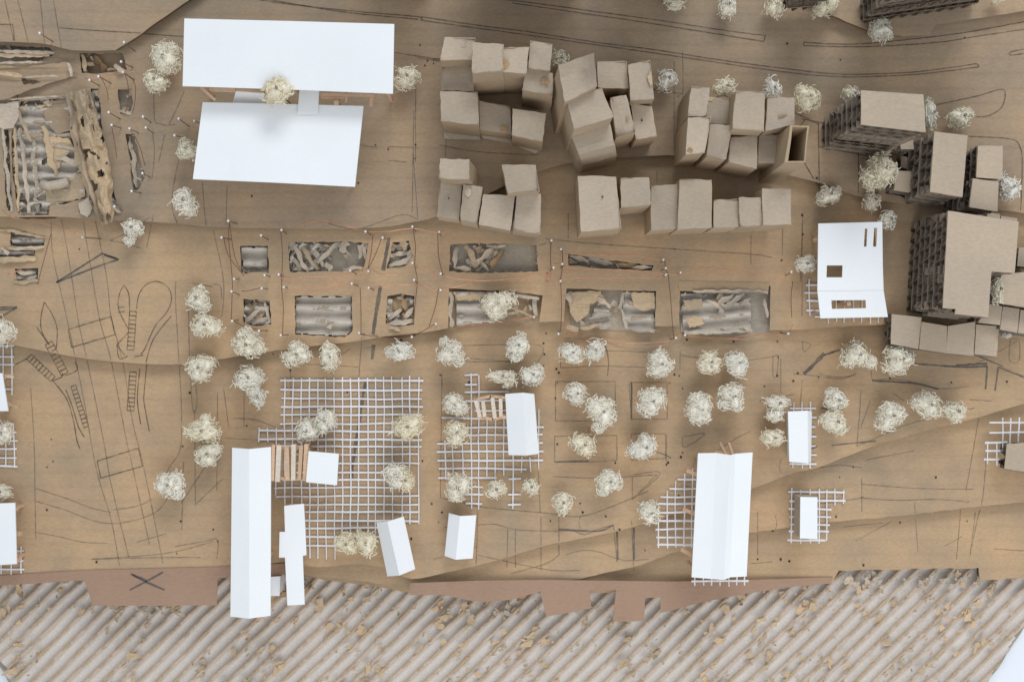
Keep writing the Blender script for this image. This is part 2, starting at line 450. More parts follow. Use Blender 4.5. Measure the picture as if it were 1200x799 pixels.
pen = {}; mark = {}; score = {}
PEN = [
 [(60, 258), (62, 300), (77, 367), (97, 462), (113, 550), (130, 608), (140, 663)], [(71, 252), (80, 300), (92, 377), (102, 422), (122, 520), (130, 566), (151, 653)],
 [(97, 255), (105, 305), (117, 375), (130, 422), (147, 510), (156, 550), (175, 637)], [(111, 255), (125, 325), (130, 370), (144, 425), (155, 492), (169, 550), (191, 660)],
 [(129, 282), (150, 272), (175, 255)], [(129, 282), (145, 285), (165, 291)], [(180, 252), (176, 270), (172, 290)],
 [(212, 460), (212, 522), (200, 545), (190, 562)], [(206, 330), (206, 360), (212, 460)], [(221, 360), (222, 415), (226, 480), (231, 470), (228, 440)], [(226, 332), (250, 336)],
 [(42, 572), (81, 585), (107, 595), (130, 600)], [(42, 587), (78, 598), (110, 610), (136, 613), (169, 606), (191, 592), (205, 560)],
 [(40, 623), (71, 629), (97, 635), (126, 636)], [(107, 655), (195, 648), (250, 634)], [(107, 655), (180, 653), (235, 653)], [(36, 455), (40, 520), (41, 580), (42, 632)],
 [(133, 597), (160, 593), (178, 585)], [(160, 635), (195, 625)], [(215, 540), (213, 620)], [(230, 590), (262, 560)], [(228, 480), (229, 592)], [(255, 460), (254, 575)], [(273, 490), (300, 492), (324, 501)], [(286, 440), (286, 500)],
 [(245, 540), (212, 590)], [(205, 640), (240, 634), (255, 632), (254, 655)],
 # plots round the pairs of trees
 [(516, 406), (575, 404), (634, 405), (629, 427)], [(518, 421), (560, 424), (600, 423)], [(540, 419), (575, 422), (610, 425)], [(655, 412), (710, 411), (767, 413)], [(657, 431), (710, 429), (767, 431)], [(657, 412), (657, 431)],
 [(651, 447), (721, 447)], [(721, 447), (721, 493)], [(721, 493), (651, 493)], [(651, 493), (651, 447)], [(650, 511), (723, 510)], [(723, 510), (723, 539)], [(723, 539), (690, 541), (650, 541)], [(650, 541), (650, 511)],
 [(738, 448), (782, 448)], [(782, 448), (782, 491)], [(782, 491), (740, 491)], [(740, 491), (737, 448)], [(740, 508), (780, 508)], [(780, 508), (780, 537)], [(780, 537), (740, 539)], [(740, 539), (740, 508)],
 [(648, 558), (700, 560), (770, 556)], [(741, 558), (741, 585)], [(741, 585), (770, 556)], [(516, 583), (540, 588), (565, 594), (640, 601), (678, 605), (715, 594), (760, 575)],
 [(559, 615), (580, 614), (603, 620), (640, 622), (690, 621)], [(655, 620), (670, 621), (685, 626), (700, 620), (719, 615)], [(719, 615), (723, 658)], [(740, 609), (743, 669)], [(663, 650), (680, 645), (700, 646), (730, 656), (760, 655)],
 [(595, 620), (594, 665)], [(604, 620), (604, 665)], [(518, 436), (516, 583)], [(631, 553), (633, 601)], [(690, 500), (690, 510)], [(560, 650), (640, 667), (680, 668)], [(598, 672), (640, 660), (655, 650)], [(524, 640), (545, 650)],
 [(655, 600), (655, 650)], [(560, 600), (558, 660)], [(508, 655), (560, 640)], [(634, 605), (634, 668)], [(520, 618), (530, 616)],
 # right half
 [(798, 416), (818, 419), (850, 417)], [(797, 412), (797, 432)], [(876, 422), (906, 418)], [(906, 418), (912, 418), (910, 440), (906, 440), (906, 418)], [(940, 400), (950, 404), (942, 412), (940, 400)],
 [(800, 512), (826, 508), (802, 524), (800, 512)], [(742, 556), (774, 554), (742, 584)], [(930, 438), (955, 440), (985, 444), (1004, 437)], [(838, 530), (860, 515), (880, 505)], [(890, 470), (930, 462)], [(781, 510), (781, 540)],
 [(1022, 445), (1058, 445), (1100, 455), (1136, 453)], [(1136, 468), (1162, 470)], [(960, 438), (980, 442), (1003, 440)], [(1009, 456), (1007, 490), (1004, 523)], [(1004, 523), (1040, 507), (1074, 494), (1142, 478)],
 [(1009, 567), (1074, 572), (1142, 573)], [(1009, 583), (1050, 586), (1097, 585), (1136, 588)], [(1147, 490), (1140, 530), (1132, 575)], [(1157, 520), (1152, 580), (1145, 610), (1139, 640)], [(1126, 596), (1121, 655)], [(1014, 539), (1040, 534), (1071, 528)],
 [(1184, 398), (1194, 398), (1194, 422), (1183, 422), (1184, 398)], [(1165, 643), (1200, 645)], [(1143, 600), (1137, 650)], [(1020, 430), (1022, 445)], [(1010, 560), (1010, 600)], [(915, 420), (915, 460)], [(940, 445), (938, 472)],
 [(960, 548), (985, 545), (1010, 548)], [(888, 600), (888, 650)], [(880, 660), (905, 658)], [(960, 590), (1000, 585), (1012, 582)], [(1046, 460), (1060, 470)], [(1020, 470), (1009, 500)],
 # north side
 [(400, 110), (388, 150)], [(180, 105), (181, 140), (186, 145)], [(216, 107), (206, 130), (198, 146)], [(186, 145), (195, 147), (205, 146)], [(179, 158), (181, 180), (178, 210)], [(193, 158), (186, 190)], [(210, 185), (203, 220), (202, 245), (208, 262)],
 [(237, 214), (240, 250), (242, 266)], [(266, 218), (265, 264)], [(487, 100), (487, 190)], [(484, 180), (490, 260)], [(455, 172), (490, 173)], [(420, 170), (442, 173)], [(455, 188), (476, 190)], [(485, 130), (483, 250)],
 [(800, 60), (801, 182)], [(524, 130), (522, 185)], [(790, 72), (790, 178)], [(640, 280), (700, 286), (790, 292), (880, 298), (905, 302)], [(666, 250), (666, 280)], [(917, 240), (917, 300)], [(941, 250), (938, 330)],
 [(515, 170), (560, 178), (630, 182)], [(250, 270), (262, 330), (260, 372)], [(250, 333), (258, 335), (260, 350)], [(385, 262), (420, 268), (470, 252), (490, 258)], [(254, 70), (300, 75)], [(5, -3), (10, 20), (16, 48)], [(20, -3), (33, 50)], [(47, -3), (52, 51)], [(62, -3), (72, 56)],
 [(440, 405), (430, 408)], [(600, 300), (640, 285)], [(770, 200), (770, 215)], [(940, 262), (940, 370)], [(880, 275), (880, 310)],
 [(340, 405), (341, 470)], [(424, 395), (420, 450)], [(412, 455), (410, 560)], [(335, 425), (420, 430)], [(262, 455), (268, 500)]]
for p in PEN: draw(pen, p, 1.2, True)
for p in ([(66, 331), (90, 316), (120, 297)], [(120, 297), (139, 304)], [(139, 304), (110, 314), (66, 331)], [(122, 299), (136, 303)],
          [(1071, 426), (1126, 430), (1157, 429)], [(1157, 429), (1155, 456)], [(1166, 458), (1170, 430)], [(1170, 430), (1200, 442)], [(1120, 428), (1157, 426)], [(1022, 446), (1070, 449), (1100, 456)],
          [(0, 360), (20, 360)], [(20, 360), (0, 372)], [(0, 363), (18, 362)], [(740, 448), (740, 491)], [(723, 620), (724, 656)], [(743, 615), (743, 655)], [(650, 541), (690, 540)], [(655, 620), (700, 622), (719, 615)]):
    draw(mark, p, 2.0, True)
for p, w in (([(446, 335), (441, 365), (437, 392)], 4.2), ([(456, 279), (449, 317)], 4.2), ([(438, 404), (436, 421)], 3.6), ([(428, 448), (420, 500), (411, 562)], 3.4), ([(966, 414), (955, 426), (942, 438)], 4.5), ([(984, 410), (966, 416)], 2.5)):
    draw(mark, p, w)
rs = random.Random(77)
for i in range(18):
    x, y = rs.uniform(210, 1150), rs.uniform(400, 640); L = rs.uniform(14, 60); a_ = rs.choice([0.05, -0.1, 1.5, 1.6, -0.5, 0.4])
    draw(pen if i % 3 else mark, [(x, y), (x + L * .5 * math.cos(a_) + rs.uniform(-3, 3), y + L * .5 * math.sin(a_)), (x + L * math.cos(a_), y + L * math.sin(a_))], 0.9 if i % 3 else 1.5, True)
# ladders and turning loops of the railway
def ladder(a, b, w):
    L = math.hypot(b[0] - a[0], b[1] - a[1]); d = ((b[0] - a[0]) / L, (b[1] - a[1]) / L); n = (-d[1] * w / 2, d[0] * w / 2); k = int(L / 4.6)
    for s in (-1, 1): draw(score, [(a[0] + n[0] * s, a[1] + n[1] * s), (b[0] + n[0] * s, b[1] + n[1] * s)], 0.8)
    for i in range(k + 1):
        x, y = a[0] + d[0] * L * i / k, a[1] + d[1] * L * i / k
        draw(score, [(x - n[0], y - n[1]), (x + n[0], y + n[1])], 1.2)
ladder((57, 402), (76, 438), 9); ladder((34, 418), (62, 444), 8); ladder((86, 452), (101, 500), 6); ladder((156, 365), (153, 410), 8); ladder((156, 436), (153, 481), 8)
for p in ([(52, 354), (48, 372), (49, 388), (58, 404)], [(52, 354), (61, 368), (67, 385), (66, 408)], [(160, 362), (163, 345), (172, 333), (185, 330), (197, 337), (201, 350), (196, 365), (182, 382), (170, 408), (165, 415)],
          [(201, 370), (180, 397), (171, 425)], [(145, 334), (140, 345), (139, 362), (150, 385)], [(145, 334), (151, 345), (152, 370)], [(139, 360), (146, 360)], [(139, 366), (146, 365)],
          [(80, 386), (130, 371)], [(130, 371), (135, 392)], [(135, 392), (84, 407)], [(84, 407), (80, 386)], [(114, 540), (162, 525)], [(162, 525), (167, 546)], [(167, 546), (118, 560)], [(118, 560), (114, 540)],
          [(62, 446), (78, 467), (86, 492), (90, 515), (94, 526)], [(77, 456), (85, 477), (92, 500), (99, 512)], [(164, 432), (161, 467), (165, 497)], [(172, 427), (169, 460), (169, 472), (175, 505)],
          [(137, 404), (150, 390)], [(137, 404), (140, 420), (150, 417)], [(137, 404), (146, 416)], [(157, 418), (168, 416)], [(18, 427), (32, 420)], [(76, 440), (90, 434), (88, 424)], [(61, 446), (72, 442), (73, 437)], [(43, 383), (56, 402)]):
    draw(score, p, 1.1, True)
# roads scored into the upper step
for p in ([(289, -3), (330, 4), (400, 12), (490, 20)], [(300, -3), (400, 14), (490, 23)], [(493, 20), (560, 30), (615, 37), (700, 50), (770, 59), (840, 70), (915, 80), (980, 87), (1024, 87), (1080, 84), (1144, 75)],
          [(493, 24), (615, 41), (770, 63), (915, 84), (980, 90), (1024, 90), (1080, 87), (1146, 79)], [(490, 20), (495, 22), (493, 24)], [(1144, 75), (1147, 77), (1146, 79)],
          [(560, -4), (640, 6), (770, 24), (850, 36), (897, 42)], [(600, 4), (690, 17), (770, 29), (895, 49)], [(897, 42), (895, 49)], [(942, 50), (980, 52), (1020, 51), (1090, 44), (1140, 37), (1205, 25)], [(942, 54), (1020, 55), (1100, 50), (1150, 42), (1205, 34)], [(942, 50), (942, 54)],
          [(1205, 57), (1185, 61), (1185, 65), (1205, 62)], [(1097, 123), (1144, 113), (1173, 105), (1178, 112), (1173, 127), (1158, 136), (1144, 137)], [(1135, 160), (1184, 163), (1195, 172), (1198, 192), (1196, 250)],
          [(170, 40), (215, 43)], [(70, 33), (110, 36), (165, 39)], [(490, 68), (515, 72)], [(462, 62), (516, 70)], [(760, 104), (800, 110)], [(959, 145), (960, 218)], [(940, 140), (1000, 150)], [(930, 132), (960, 146)],
          [(944, 140), (930, 165), (948, 200), (962, 224)], [(1006, 150), (1006, 226)], [(960, 172), (1050, 190)], [(0, 29), (15, 29)], [(15, 29), (17, 48)], [(20, 120), (21, 110)]):
    draw(score, p, 1.1, True)
for k, m in pen.items(): m.build('pencil_lines', PENCIL, LAYERS[k][2])
m2 = {}
for k, m in mark.items():
    for i, p in enumerate(m.v): p.z += 0.12 * S
    m.build('pencil_strokes', MARKER, LAYERS[k][2])
for k, m in score.items():
    for p in m.v: p.z += 0.22 * S
    m.build('scored_lines', SCORE, LAYERS[k][2])
# pin pricks
rr = random.Random(5); prick = {}
PR = [(93, 292), (60, 515), (62, 540), (55, 547), (55, 597), (214, 523), (250, 620), (255, 634), (113, 658), (207, 648), (320, 415), (362, 422), (377, 428), (340, 434), (289, 499), (329, 520), (470, 398), (516, 440), (512, 412),
      (640, 391), (637, 402), (638, 415), (637, 428), (653, 449), (655, 437), (652, 432), (653, 520), (785, 449), (796, 440), (800, 455), (798, 535), (783, 542), (781, 544), (755, 598), (680, 590), (655, 600), (683, 600), (710, 605), (756, 645), (726, 620), (645, 610),
      (805, 398), (860, 400), (911, 400), (912, 418), (911, 440), (896, 452), (935, 437), (984, 559), (1000, 547), (980, 605), (1055, 612), (1115, 448), (1180, 447), (1043, 443), (915, 655), (925, 657), (888, 655), (800, 530), (1012, 662), (916, 305), (941, 275), (940, 252),
      (495, 540), (506, 590), (518, 600), (514, 612), (455, 175), (440, 170), (420, 215), (487, 170), (486, 186), (501, 72), (508, 75), (498, 77), (295, 230), (791, 292), (795, 113), (870, 258), (985, 70)]
PR += [(rr.uniform(210, 1150), rr.uniform(410, 640)) for _ in range(22)] + [(rr.uniform(380, 1150), rr.uniform(40, 240)) for _ in range(10)]
for (x, y) in PR:
    s = rr.uniform(0.6, 1.15); draw(prick, [(x - s, y), (x + s, y + rr.uniform(-.8, .8))], 2.0 * s, False, 0.7)
for k, m in prick.items(): m.build('pin_pricks', HOLE, LAYERS[k][2], kind='stuff')


# exposed flutes, liners and torn paper inside the pits
def flutes(poly, z0, amp, root, seed, pitch=16.5, ang=0.0, miss=0.0, rough=0.6, mat=None, phase=None):
    xs = [p[0] for p in poly]; ys = [p[1] for p in poly]; m = MB(); rid = []; idx = {}
    du = 1.5; dv = 2.0; ph0 = seed * 1.7 if phase is None else phase
    for i in range(int((max(xs) - min(xs)) / dv) + 2):
        for j in range(int((max(ys) - min(ys)) / du) + 2):
            x, y = min(xs) + i * dv, min(ys) + j * du
            if not inside(x + 1.5 * noise.noise((x * .2, y * .2, seed)), y + 1.5 * noise.noise((x * .2, y * .2, seed + 9)), poly): continue
            if miss and noise.noise((x * .035 + seed * 5, y * .045, seed)) + 0.25 * noise.noise((x * .2, y * .2, seed)) > 0.55 - miss: continue
            u = y * math.cos(ang) + x * math.sin(ang)
            c = 0.5 + 0.5 * math.cos(2 * math.pi * u / pitch + ph0 + 0.5 * noise.noise((x * .05, y * .05, seed)))
            z = z0 + amp * c + rough * noise.noise((x * .12, y * .12, seed + 3)) * 2
            idx[(i, j)] = len(m.v); m.v.append(W(x, y, z)); rid.append(c)
    for (i, j), a in idx.items():
        q = (idx.get((i + 1, j)), idx.get((i + 1, j + 1)), idx.get((i, j + 1)))
        if None not in q: m.f.append((a, q[2], q[1], q[0]))
    m.ridge = rid
    if m.f: m.build('exposed_flutes', mat or FLUTE, root, True)


def scrap(m, x, y, z, w, h, rot, curl, seed):
    """A ragged, curled piece of torn liner."""
    r = random.Random(seed); n = r.randint(7, 10); c, s = math.cos(rot), math.sin(rot); vs = []; fs = []
    def put(u, v):
        zz = z + curl * (2.2 * u * u - 0.25) * (0.7 + v) + r.uniform(-.3, .3)
        vs.append(W(x + u * w * c - v * h * s, y + u * w * s + v * h * c, zz))
    put(r.uniform(-.08, .08), r.uniform(-.08, .08))
    for q in (0.30, 0.5):
        for i in range(n):
            t = 2 * math.pi * (i + r.uniform(-.3, .3)) / n; k = q * (r.uniform(.35, 1.3) if q == .5 else r.uniform(.8, 1.1))
            put(k * math.cos(t), k * math.sin(t))
    for i in range(n):
        j = (i + 1) % n; fs.append((0, 1 + j, 1 + i)); fs.append((1 + i, 1 + j, 1 + n + j, 1 + n + i))
    m.add(vs, fs)


def strip(m, a, b, w, z, lift, seed, twist=0.6):
    """A long torn shred of paper, curled across and lifting along its length."""
    r = random.Random(seed); n = max(6, int(math.hypot(b[0] - a[0], b[1] - a[1]) / 3)); vs = []; fs = []
    L = math.hypot(b[0] - a[0], b[1] - a[1]); dx, dy = (b[0] - a[0]) / L, (b[1] - a[1]) / L; ph = r.uniform(0, 6)
    for i in range(n + 1):
        t = i / n; ww = w * (0.55 + 0.6 * noise.noise((t * L * .12, seed, 2)) + 0.3 * math.sin(math.pi * t)); off = w * .5 * noise.noise((t * L * .06, seed, 7))
        for j in range(4):
            q = j / 3 - .5; e = r.uniform(-.35, .35) if j in (0, 3) else 0
            vs.append(W(a[0] + dx * t * L - dy * (q * ww + off + e), a[1] + dy * t * L + dx * (q * ww + off + e),
                        z + lift * math.sin(math.pi * (t * .8 + .1)) + twist * w * .35 * q * math.sin(ph + t * 4) + w * .5 * q * q + .8 * noise.noise((t * L * .2, q * 3, seed))))
    for i in range(n):
        for j in range(3): k = i * 4 + j; fs.append((k, k + 1, k + 5, k + 4))
    m.add(vs, fs)


def shreds(root, items, seed):
    for i, (a, b, w, z, lift, mat) in enumerate(items):
        m = MB(); strip(m, a, b, w, z, lift, seed * 50 + i); m.build('torn_paper', mat, root, True)


def pit(poly, zf, root, seed, grey=True, fl=None, torn=4, tscale=10, area=None):
    r = random.Random(seed); q = [(x, y) for x, y in poly]
    cx = sum(p[0] for p in q) / len(q); cy = sum(p[1] for p in q) / len(q)
    if grey:
        m = MB(); slab(m, [(cx + (x - cx) * 1.04, cy + (y - cy) * 1.06) for x, y in q], zf + 0.9, 0.6); m.build('bottom_liner', GREYP, root)
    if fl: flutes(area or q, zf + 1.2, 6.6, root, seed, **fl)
    xs = [p[0] for p in q]; ys = [p[1] for p in q]; n = 0; k = 0
    while n < torn and k < 400:
        k += 1
        x, y = r.uniform(min(xs), max(xs)), r.uniform(min(ys), max(ys))
        if not inside(x, y, q): continue
        m = MB(); w = tscale * r.uniform(.5, 1.2); scrap(m, x, y, zf + r.uniform(3.5, 9), w, w * r.uniform(.3, .9), r.uniform(0, 3.1), r.uniform(2, 9), seed * 100 + n)
        m.build('torn_paper', TORN if r.random() < 0.4 else TORNG, root, True); n += 1


def rim(poly, z, root, seed, step=9, size=7, prob=.6):
    r = random.Random(seed)
    for i, (x, y) in enumerate(dense(poly, step, 1.5, True, seed)):
        if r.random() > prob: continue
        m = MB(); w = size * r.uniform(.5, 1.4); scrap(m, x, y, z - r.uniform(0.5, 2.5), w, w * r.uniform(.25, .6), r.uniform(0, 3.1), r.uniform(1, 4), seed * 77 + i)
        m.build('torn_paper', TORNG if r.random() < .65 else TORN, root, True)


for q_ in ('p2', 'p3', 'p4', 'p6', 'p7', 'q1', 'q2', 'q3'): rim(PITS4[q_], 40, t4, len(q_) + ord(q_[1]), 9, 7, .45)
for q_ in ('r1', 'r2', 'r3', 'r4', 'r6', 'r7'): rim(PITS5[q_], 50, t5, 60 + ord(q_[1]), 8, 8, .6)
rim([(14, 250), (16, 200), (18, 130), (80, 116), (95, 200)], 50, t5, 99, 6, 9, .6)
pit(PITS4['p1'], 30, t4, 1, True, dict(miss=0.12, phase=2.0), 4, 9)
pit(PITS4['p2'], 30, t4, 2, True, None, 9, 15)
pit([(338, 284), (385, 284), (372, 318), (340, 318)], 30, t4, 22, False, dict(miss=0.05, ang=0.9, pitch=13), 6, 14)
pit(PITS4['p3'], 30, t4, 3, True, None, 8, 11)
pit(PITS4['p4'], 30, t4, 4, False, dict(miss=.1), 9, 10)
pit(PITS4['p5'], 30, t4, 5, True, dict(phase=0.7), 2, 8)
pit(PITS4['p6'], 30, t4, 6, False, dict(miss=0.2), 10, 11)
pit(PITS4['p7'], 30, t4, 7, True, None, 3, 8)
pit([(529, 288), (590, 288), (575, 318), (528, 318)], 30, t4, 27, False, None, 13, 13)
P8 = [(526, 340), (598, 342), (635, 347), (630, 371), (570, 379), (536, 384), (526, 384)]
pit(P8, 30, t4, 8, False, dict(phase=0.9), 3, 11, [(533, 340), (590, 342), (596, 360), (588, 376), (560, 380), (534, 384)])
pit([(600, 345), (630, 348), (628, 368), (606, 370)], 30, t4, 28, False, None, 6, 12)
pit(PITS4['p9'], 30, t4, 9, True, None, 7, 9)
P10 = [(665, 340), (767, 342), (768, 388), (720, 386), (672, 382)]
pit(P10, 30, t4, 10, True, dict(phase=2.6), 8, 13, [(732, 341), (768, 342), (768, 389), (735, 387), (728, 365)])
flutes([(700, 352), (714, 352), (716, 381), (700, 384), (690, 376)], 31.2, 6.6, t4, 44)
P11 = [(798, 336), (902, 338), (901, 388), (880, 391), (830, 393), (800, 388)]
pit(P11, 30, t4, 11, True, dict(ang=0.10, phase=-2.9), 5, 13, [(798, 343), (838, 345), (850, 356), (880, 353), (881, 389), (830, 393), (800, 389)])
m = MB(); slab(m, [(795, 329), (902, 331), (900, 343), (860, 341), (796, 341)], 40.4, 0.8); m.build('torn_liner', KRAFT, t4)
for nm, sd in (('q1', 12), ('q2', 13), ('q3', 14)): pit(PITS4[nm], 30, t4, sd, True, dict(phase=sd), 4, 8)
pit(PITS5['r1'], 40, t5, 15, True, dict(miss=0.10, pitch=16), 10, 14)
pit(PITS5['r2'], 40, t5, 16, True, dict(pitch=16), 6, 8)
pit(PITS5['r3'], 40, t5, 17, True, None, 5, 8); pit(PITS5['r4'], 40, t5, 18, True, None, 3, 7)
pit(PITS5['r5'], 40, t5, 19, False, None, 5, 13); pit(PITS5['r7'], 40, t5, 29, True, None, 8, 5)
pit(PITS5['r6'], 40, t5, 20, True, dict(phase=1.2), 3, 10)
# larger torn flaps of liner lying in and beside the left pit, plus a dark sliver for a slit
def flap(pts, z, root, mat, seed, lift=1.5):
    m = MB(); P = dense(pts, 3, 0.9, True, seed)
    slab(m, [(x, y, z + lift * noise.noise((x * .07, y * .07, seed))) for x, y in P], z, 0.7); m.build('torn_liner', mat, root)
flap([(50, 118), (80, 116), (84, 140), (88, 152), (66, 158), (58, 148), (52, 136)], 47.5, t5, KRAFT_N, 31)
flap([(53, 222), (70, 212), (98, 203), (100, 231), (80, 237), (60, 242), (54, 236)], 47.5, t5, TORN, 32)
flap([(56, 160), (80, 162), (86, 172), (74, 186), (66, 202), (58, 182)], 48.6, t5, TORN, 33)
flap([(0, 122), (22, 119), (22, 134), (16, 150), (4, 152), (-8, 145)], 52.0, t5, TORNG, 34)
flap([(40, 222), (52, 226), (58, 252), (36, 250)], 42.5, t5, GREYP, 35)
flap([(92, 238), (104, 230), (108, 244), (102, 255), (94, 250)], 52.5, t5, TORNG, 36)
flap([(25, 92), (48, 96), (28, 99)], 55.5, t5, CORE, 37, .3)  # dark sliver laid on the sheet, painting the shade inside a slit
m = MB()   # rolled grey scrap
tube(m, [(50, 216, 51), (58, 218, 53), (70, 216, 54), (80, 213, 53)], 5.0, 9); m.build('torn_paper', TORNG, t5, True)
flap([(666, 342), (704, 341), (708, 350), (692, 356), (690, 368), (676, 378), (668, 366)], 36.5, t4, TORN, 41, 2.5)
flap([(740, 343), (767, 343), (767, 362), (752, 364), (742, 360)], 38.0, t4, TORN, 42, 1.5)
flap([(800, 352), (822, 350), (824, 360), (806, 364)], 38.5, t4, TORN, 43, 1.5)
flap([(804, 372), (822, 371), (826, 380), (808, 384)], 38.5, t4, TORN, 45, 1.5)
flap([(530, 342), (570, 343), (560, 352), (536, 352)], 37.0, t4, TORN, 46, 2)
flap([(575, 360), (596, 364), (590, 374), (574, 372)], 37.5, t4, TORN, 47, 2)
flap([(289, 366), (306, 354), (314, 364), (304, 376)], 34, t4, TORN, 48, 2)
flap([(455, 350), (484, 348), (478, 362), (458, 364)], 34, t4, TORN, 49, 2.5)
GY, TN, GF = TORNG, TORN, GREYP
shreds(t4, [((343, 288), (362, 318), 7, 35, 4, GY), ((352, 286), (373, 316), 6, 35, 5, TN), ((364, 287), (380, 312), 6, 34, 4, GY), ((372, 308), (398, 284), 6, 36, 4, GY), ((340, 300), (356, 318), 6, 34, 3, GY), ((395, 287), (412, 300), 4, 34, 2, GF),
            ((402, 316), (428, 312), 5, 35, 3, GY), ((425, 286), (430, 308), 4, 35, 3, GY)], 1)
shreds(t4, [((536, 290), (532, 314), 6, 36, 5, GY), ((545, 288), (560, 312), 8, 35, 5, TN), ((556, 310), (582, 288), 7, 35, 5, GY), ((570, 288), (592, 290), 5, 36, 3, GY), ((575, 312), (592, 294), 7, 34, 4, STAIN), ((533, 314), (552, 316), 6, 36, 3, GY), ((560, 298), (572, 318), 5, 34, 3, GY)], 2)
shreds(t4, [((456, 312), (482, 304), 7, 36, 5, GY), ((458, 300), (478, 296), 6, 34, 4, GY), ((463, 290), (480, 286), 8, 33, 3, GF), ((470, 310), (484, 298), 5, 36, 4, GY)], 3)
shreds(t4, [((288, 376), (304, 362), 6, 36, 5, GY), ((296, 380), (314, 372), 5, 36, 5, GY), ((290, 356), (300, 366), 6, 34, 4, STAIN), ((300, 352), (312, 360), 6, 33, 3, STAIN), ((310, 352), (316, 378), 4, 36, 2, GY)], 4)
shreds(t4, [((453, 380), (484, 376), 7, 36, 5, GY), ((456, 374), (470, 362), 6, 35, 4, GY), ((472, 376), (484, 360), 6, 36, 4, GY), ((462, 352), (466, 368), 6, 34, 4, STAIN), ((474, 350), (478, 366), 6, 34, 4, STAIN), ((456, 384), (470, 388), 6, 40.5, 1, TN)], 5)
shreds(t4, [((527, 342), (530, 383), 6, 37, 1, GY), ((600, 346), (632, 350), 5, 38, 2, GY), ((596, 360), (626, 371), 3, 38, 3, TN), ((588, 372), (605, 366), 4, 37, 3, GY), ((626, 350), (628, 370), 6, 35, 1, GY), ((603, 350), (607, 368), 5, 34, 2, GY)], 6)
shreds(t4, [((668, 300), (690, 306), 6, 35, 2, GF), ((690, 303), (718, 310), 6, 35, 3, GF), ((720, 308), (752, 314), 6, 34, 3, STAIN), ((740, 314), (764, 313), 5, 36, 3, GY)], 7)
shreds(t4, [((664, 344), (670, 356), 7, 38, 2, GY), ((700, 350), (716, 360), 7, 36, 5, GY), ((690, 374), (716, 366), 6, 36, 5, GY), ((680, 384), (706, 380), 5, 37, 4, TN), ((702, 384), (716, 380), 6, 37, 3, GY), ((731, 343), (726, 362), 5, 37, 3, GY), ((728, 362), (735, 386), 4, 37, 3, GY), ((735, 386), (767, 389), 4, 37, 1, GY), ((664, 382), (678, 386), 7, 39, 2, TN)], 8)
shreds(t4, [((840, 360), (860, 344), 7, 36, 5, GY), ((852, 358), (872, 344), 7, 36, 5, GY), ((866, 356), (880, 350), 5, 36, 4, GY), ((802, 390), (878, 388), 5, 37, 2, GY), ((870, 382), (882, 388), 5, 38, 3, GY), ((896, 350), (900, 372), 5, 36, 3, GY), ((812, 341), (900, 342), 5, 41, 1, GY), ((828, 352), (846, 362), 5, 38, 2, GY)], 9)
shreds(t5, [((-10, 60), (64, 62), 4.5, 52, 1.5, GY), ((-10, 66), (58, 65), 5, 51.5, 1.5, TN), ((-10, 74), (54, 73), 3, 52.5, 1.5, GY), ((-10, 84), (26, 89), 6, 56.5, 1.5, TN), ((26, 91), (76, 88), 2.5, 56.5, .6, GY), ((-6, 117.5), (80, 112), 2.5, 52.5, .6, GY), ((28, 116), (78, 114), 3, 51.5, .8, GY),
            ((3, 150), (13, 248), 5, 50.5, 1.5, GY), ((17, 150), (22, 248), 4.5, 50.5, 1.2, TN), ((20, 128), (36, 166), 5, 50.5, 2, TN), ((24, 150), (34, 250), 6, 47, 2, GY), ((38, 160), (44, 250), 7, 45, 1, GF), ((50, 148), (66, 206), 9, 47.5, 2, TN), ((66, 186), (100, 192), 7, 48, 2, GY), ((60, 170), (92, 174), 5, 48, 2, GY),
            ((80, 74), (84, 90), 5, 56, 2, GY), ((134, 76), (146, 84), 7, 51, 3, GY), ((96, 64), (100, 84), 6, 47, 2, TN), ((110, 66), (124, 82), 9, 42, 3, STAIN), ((108, 108), (128, 236), 5, 47, 2, GF), ((140, 130), (154, 132), 4, 49, 2, GY), ((152, 160), (160, 220), 6, 43, 1, GY), ((128, 236), (142, 250), 7, 50, 3, GF)], 10)
shreds(t4, [((-8, 267), (52, 279), 4, 40.5, 1, TN), ((10, 291), (52, 290), 4, 41, 2, GY), ((-8, 305), (42, 303), 8, 40.5, 2, TN), ((16, 330), (46, 330), 5, 40.5, 1, TN), ((2, 290), (10, 298), 6, 40.5, 2, GY), ((20, 318), (42, 320), 5, 36, 3, GY)], 11)
# the big peeled strip, folded lengthwise
m = MB(); n1, n2 = 110, 27; vs = []; fs = []
for i in range(n1):
    t_ = i / (n1 - 1); cx = 92 + 34 * t_ ** 1.1; cy = 106 + 156 * t_; wd = 12 + 7 * math.sin(t_ * 3.1) - 6 * t_ ** 4
    for j in range(n2):
        s = j / (n2 - 1) * 2 - 1
        x = cx + s * wd + 3.5 * noise.noise((t_ * 9, s * 2, 4)); y = cy + 3 * noise.noise((t_ * 7, s * 2, 8)) - s * 3
        z = 53 + 15 * (1 - abs(s - 0.15) ** 1.4) + 5.5 * noise.noise((t_ * 11, s * 2.5, 2)) + 3 * noise.noise((t_ * 30, s * 6, 2))
        if s < -0.4: z -= 3
        vs.append(W(x, y, max(z, 51)))
for i in range(n1 - 1):
    for j in range(n2 - 1):
        if noise.noise((i * .11, j * .22, 12)) + .3 * noise.noise((i * .4, j * .6, 3)) > 0.36: continue
        a = i * n2 + j; fs.append((a, a + n2, a + n2 + 1, a + 1))
m.add(vs, fs); m.build('peeled_strip', TORN, t5, True)
m = MB(); vs = []; fs = []
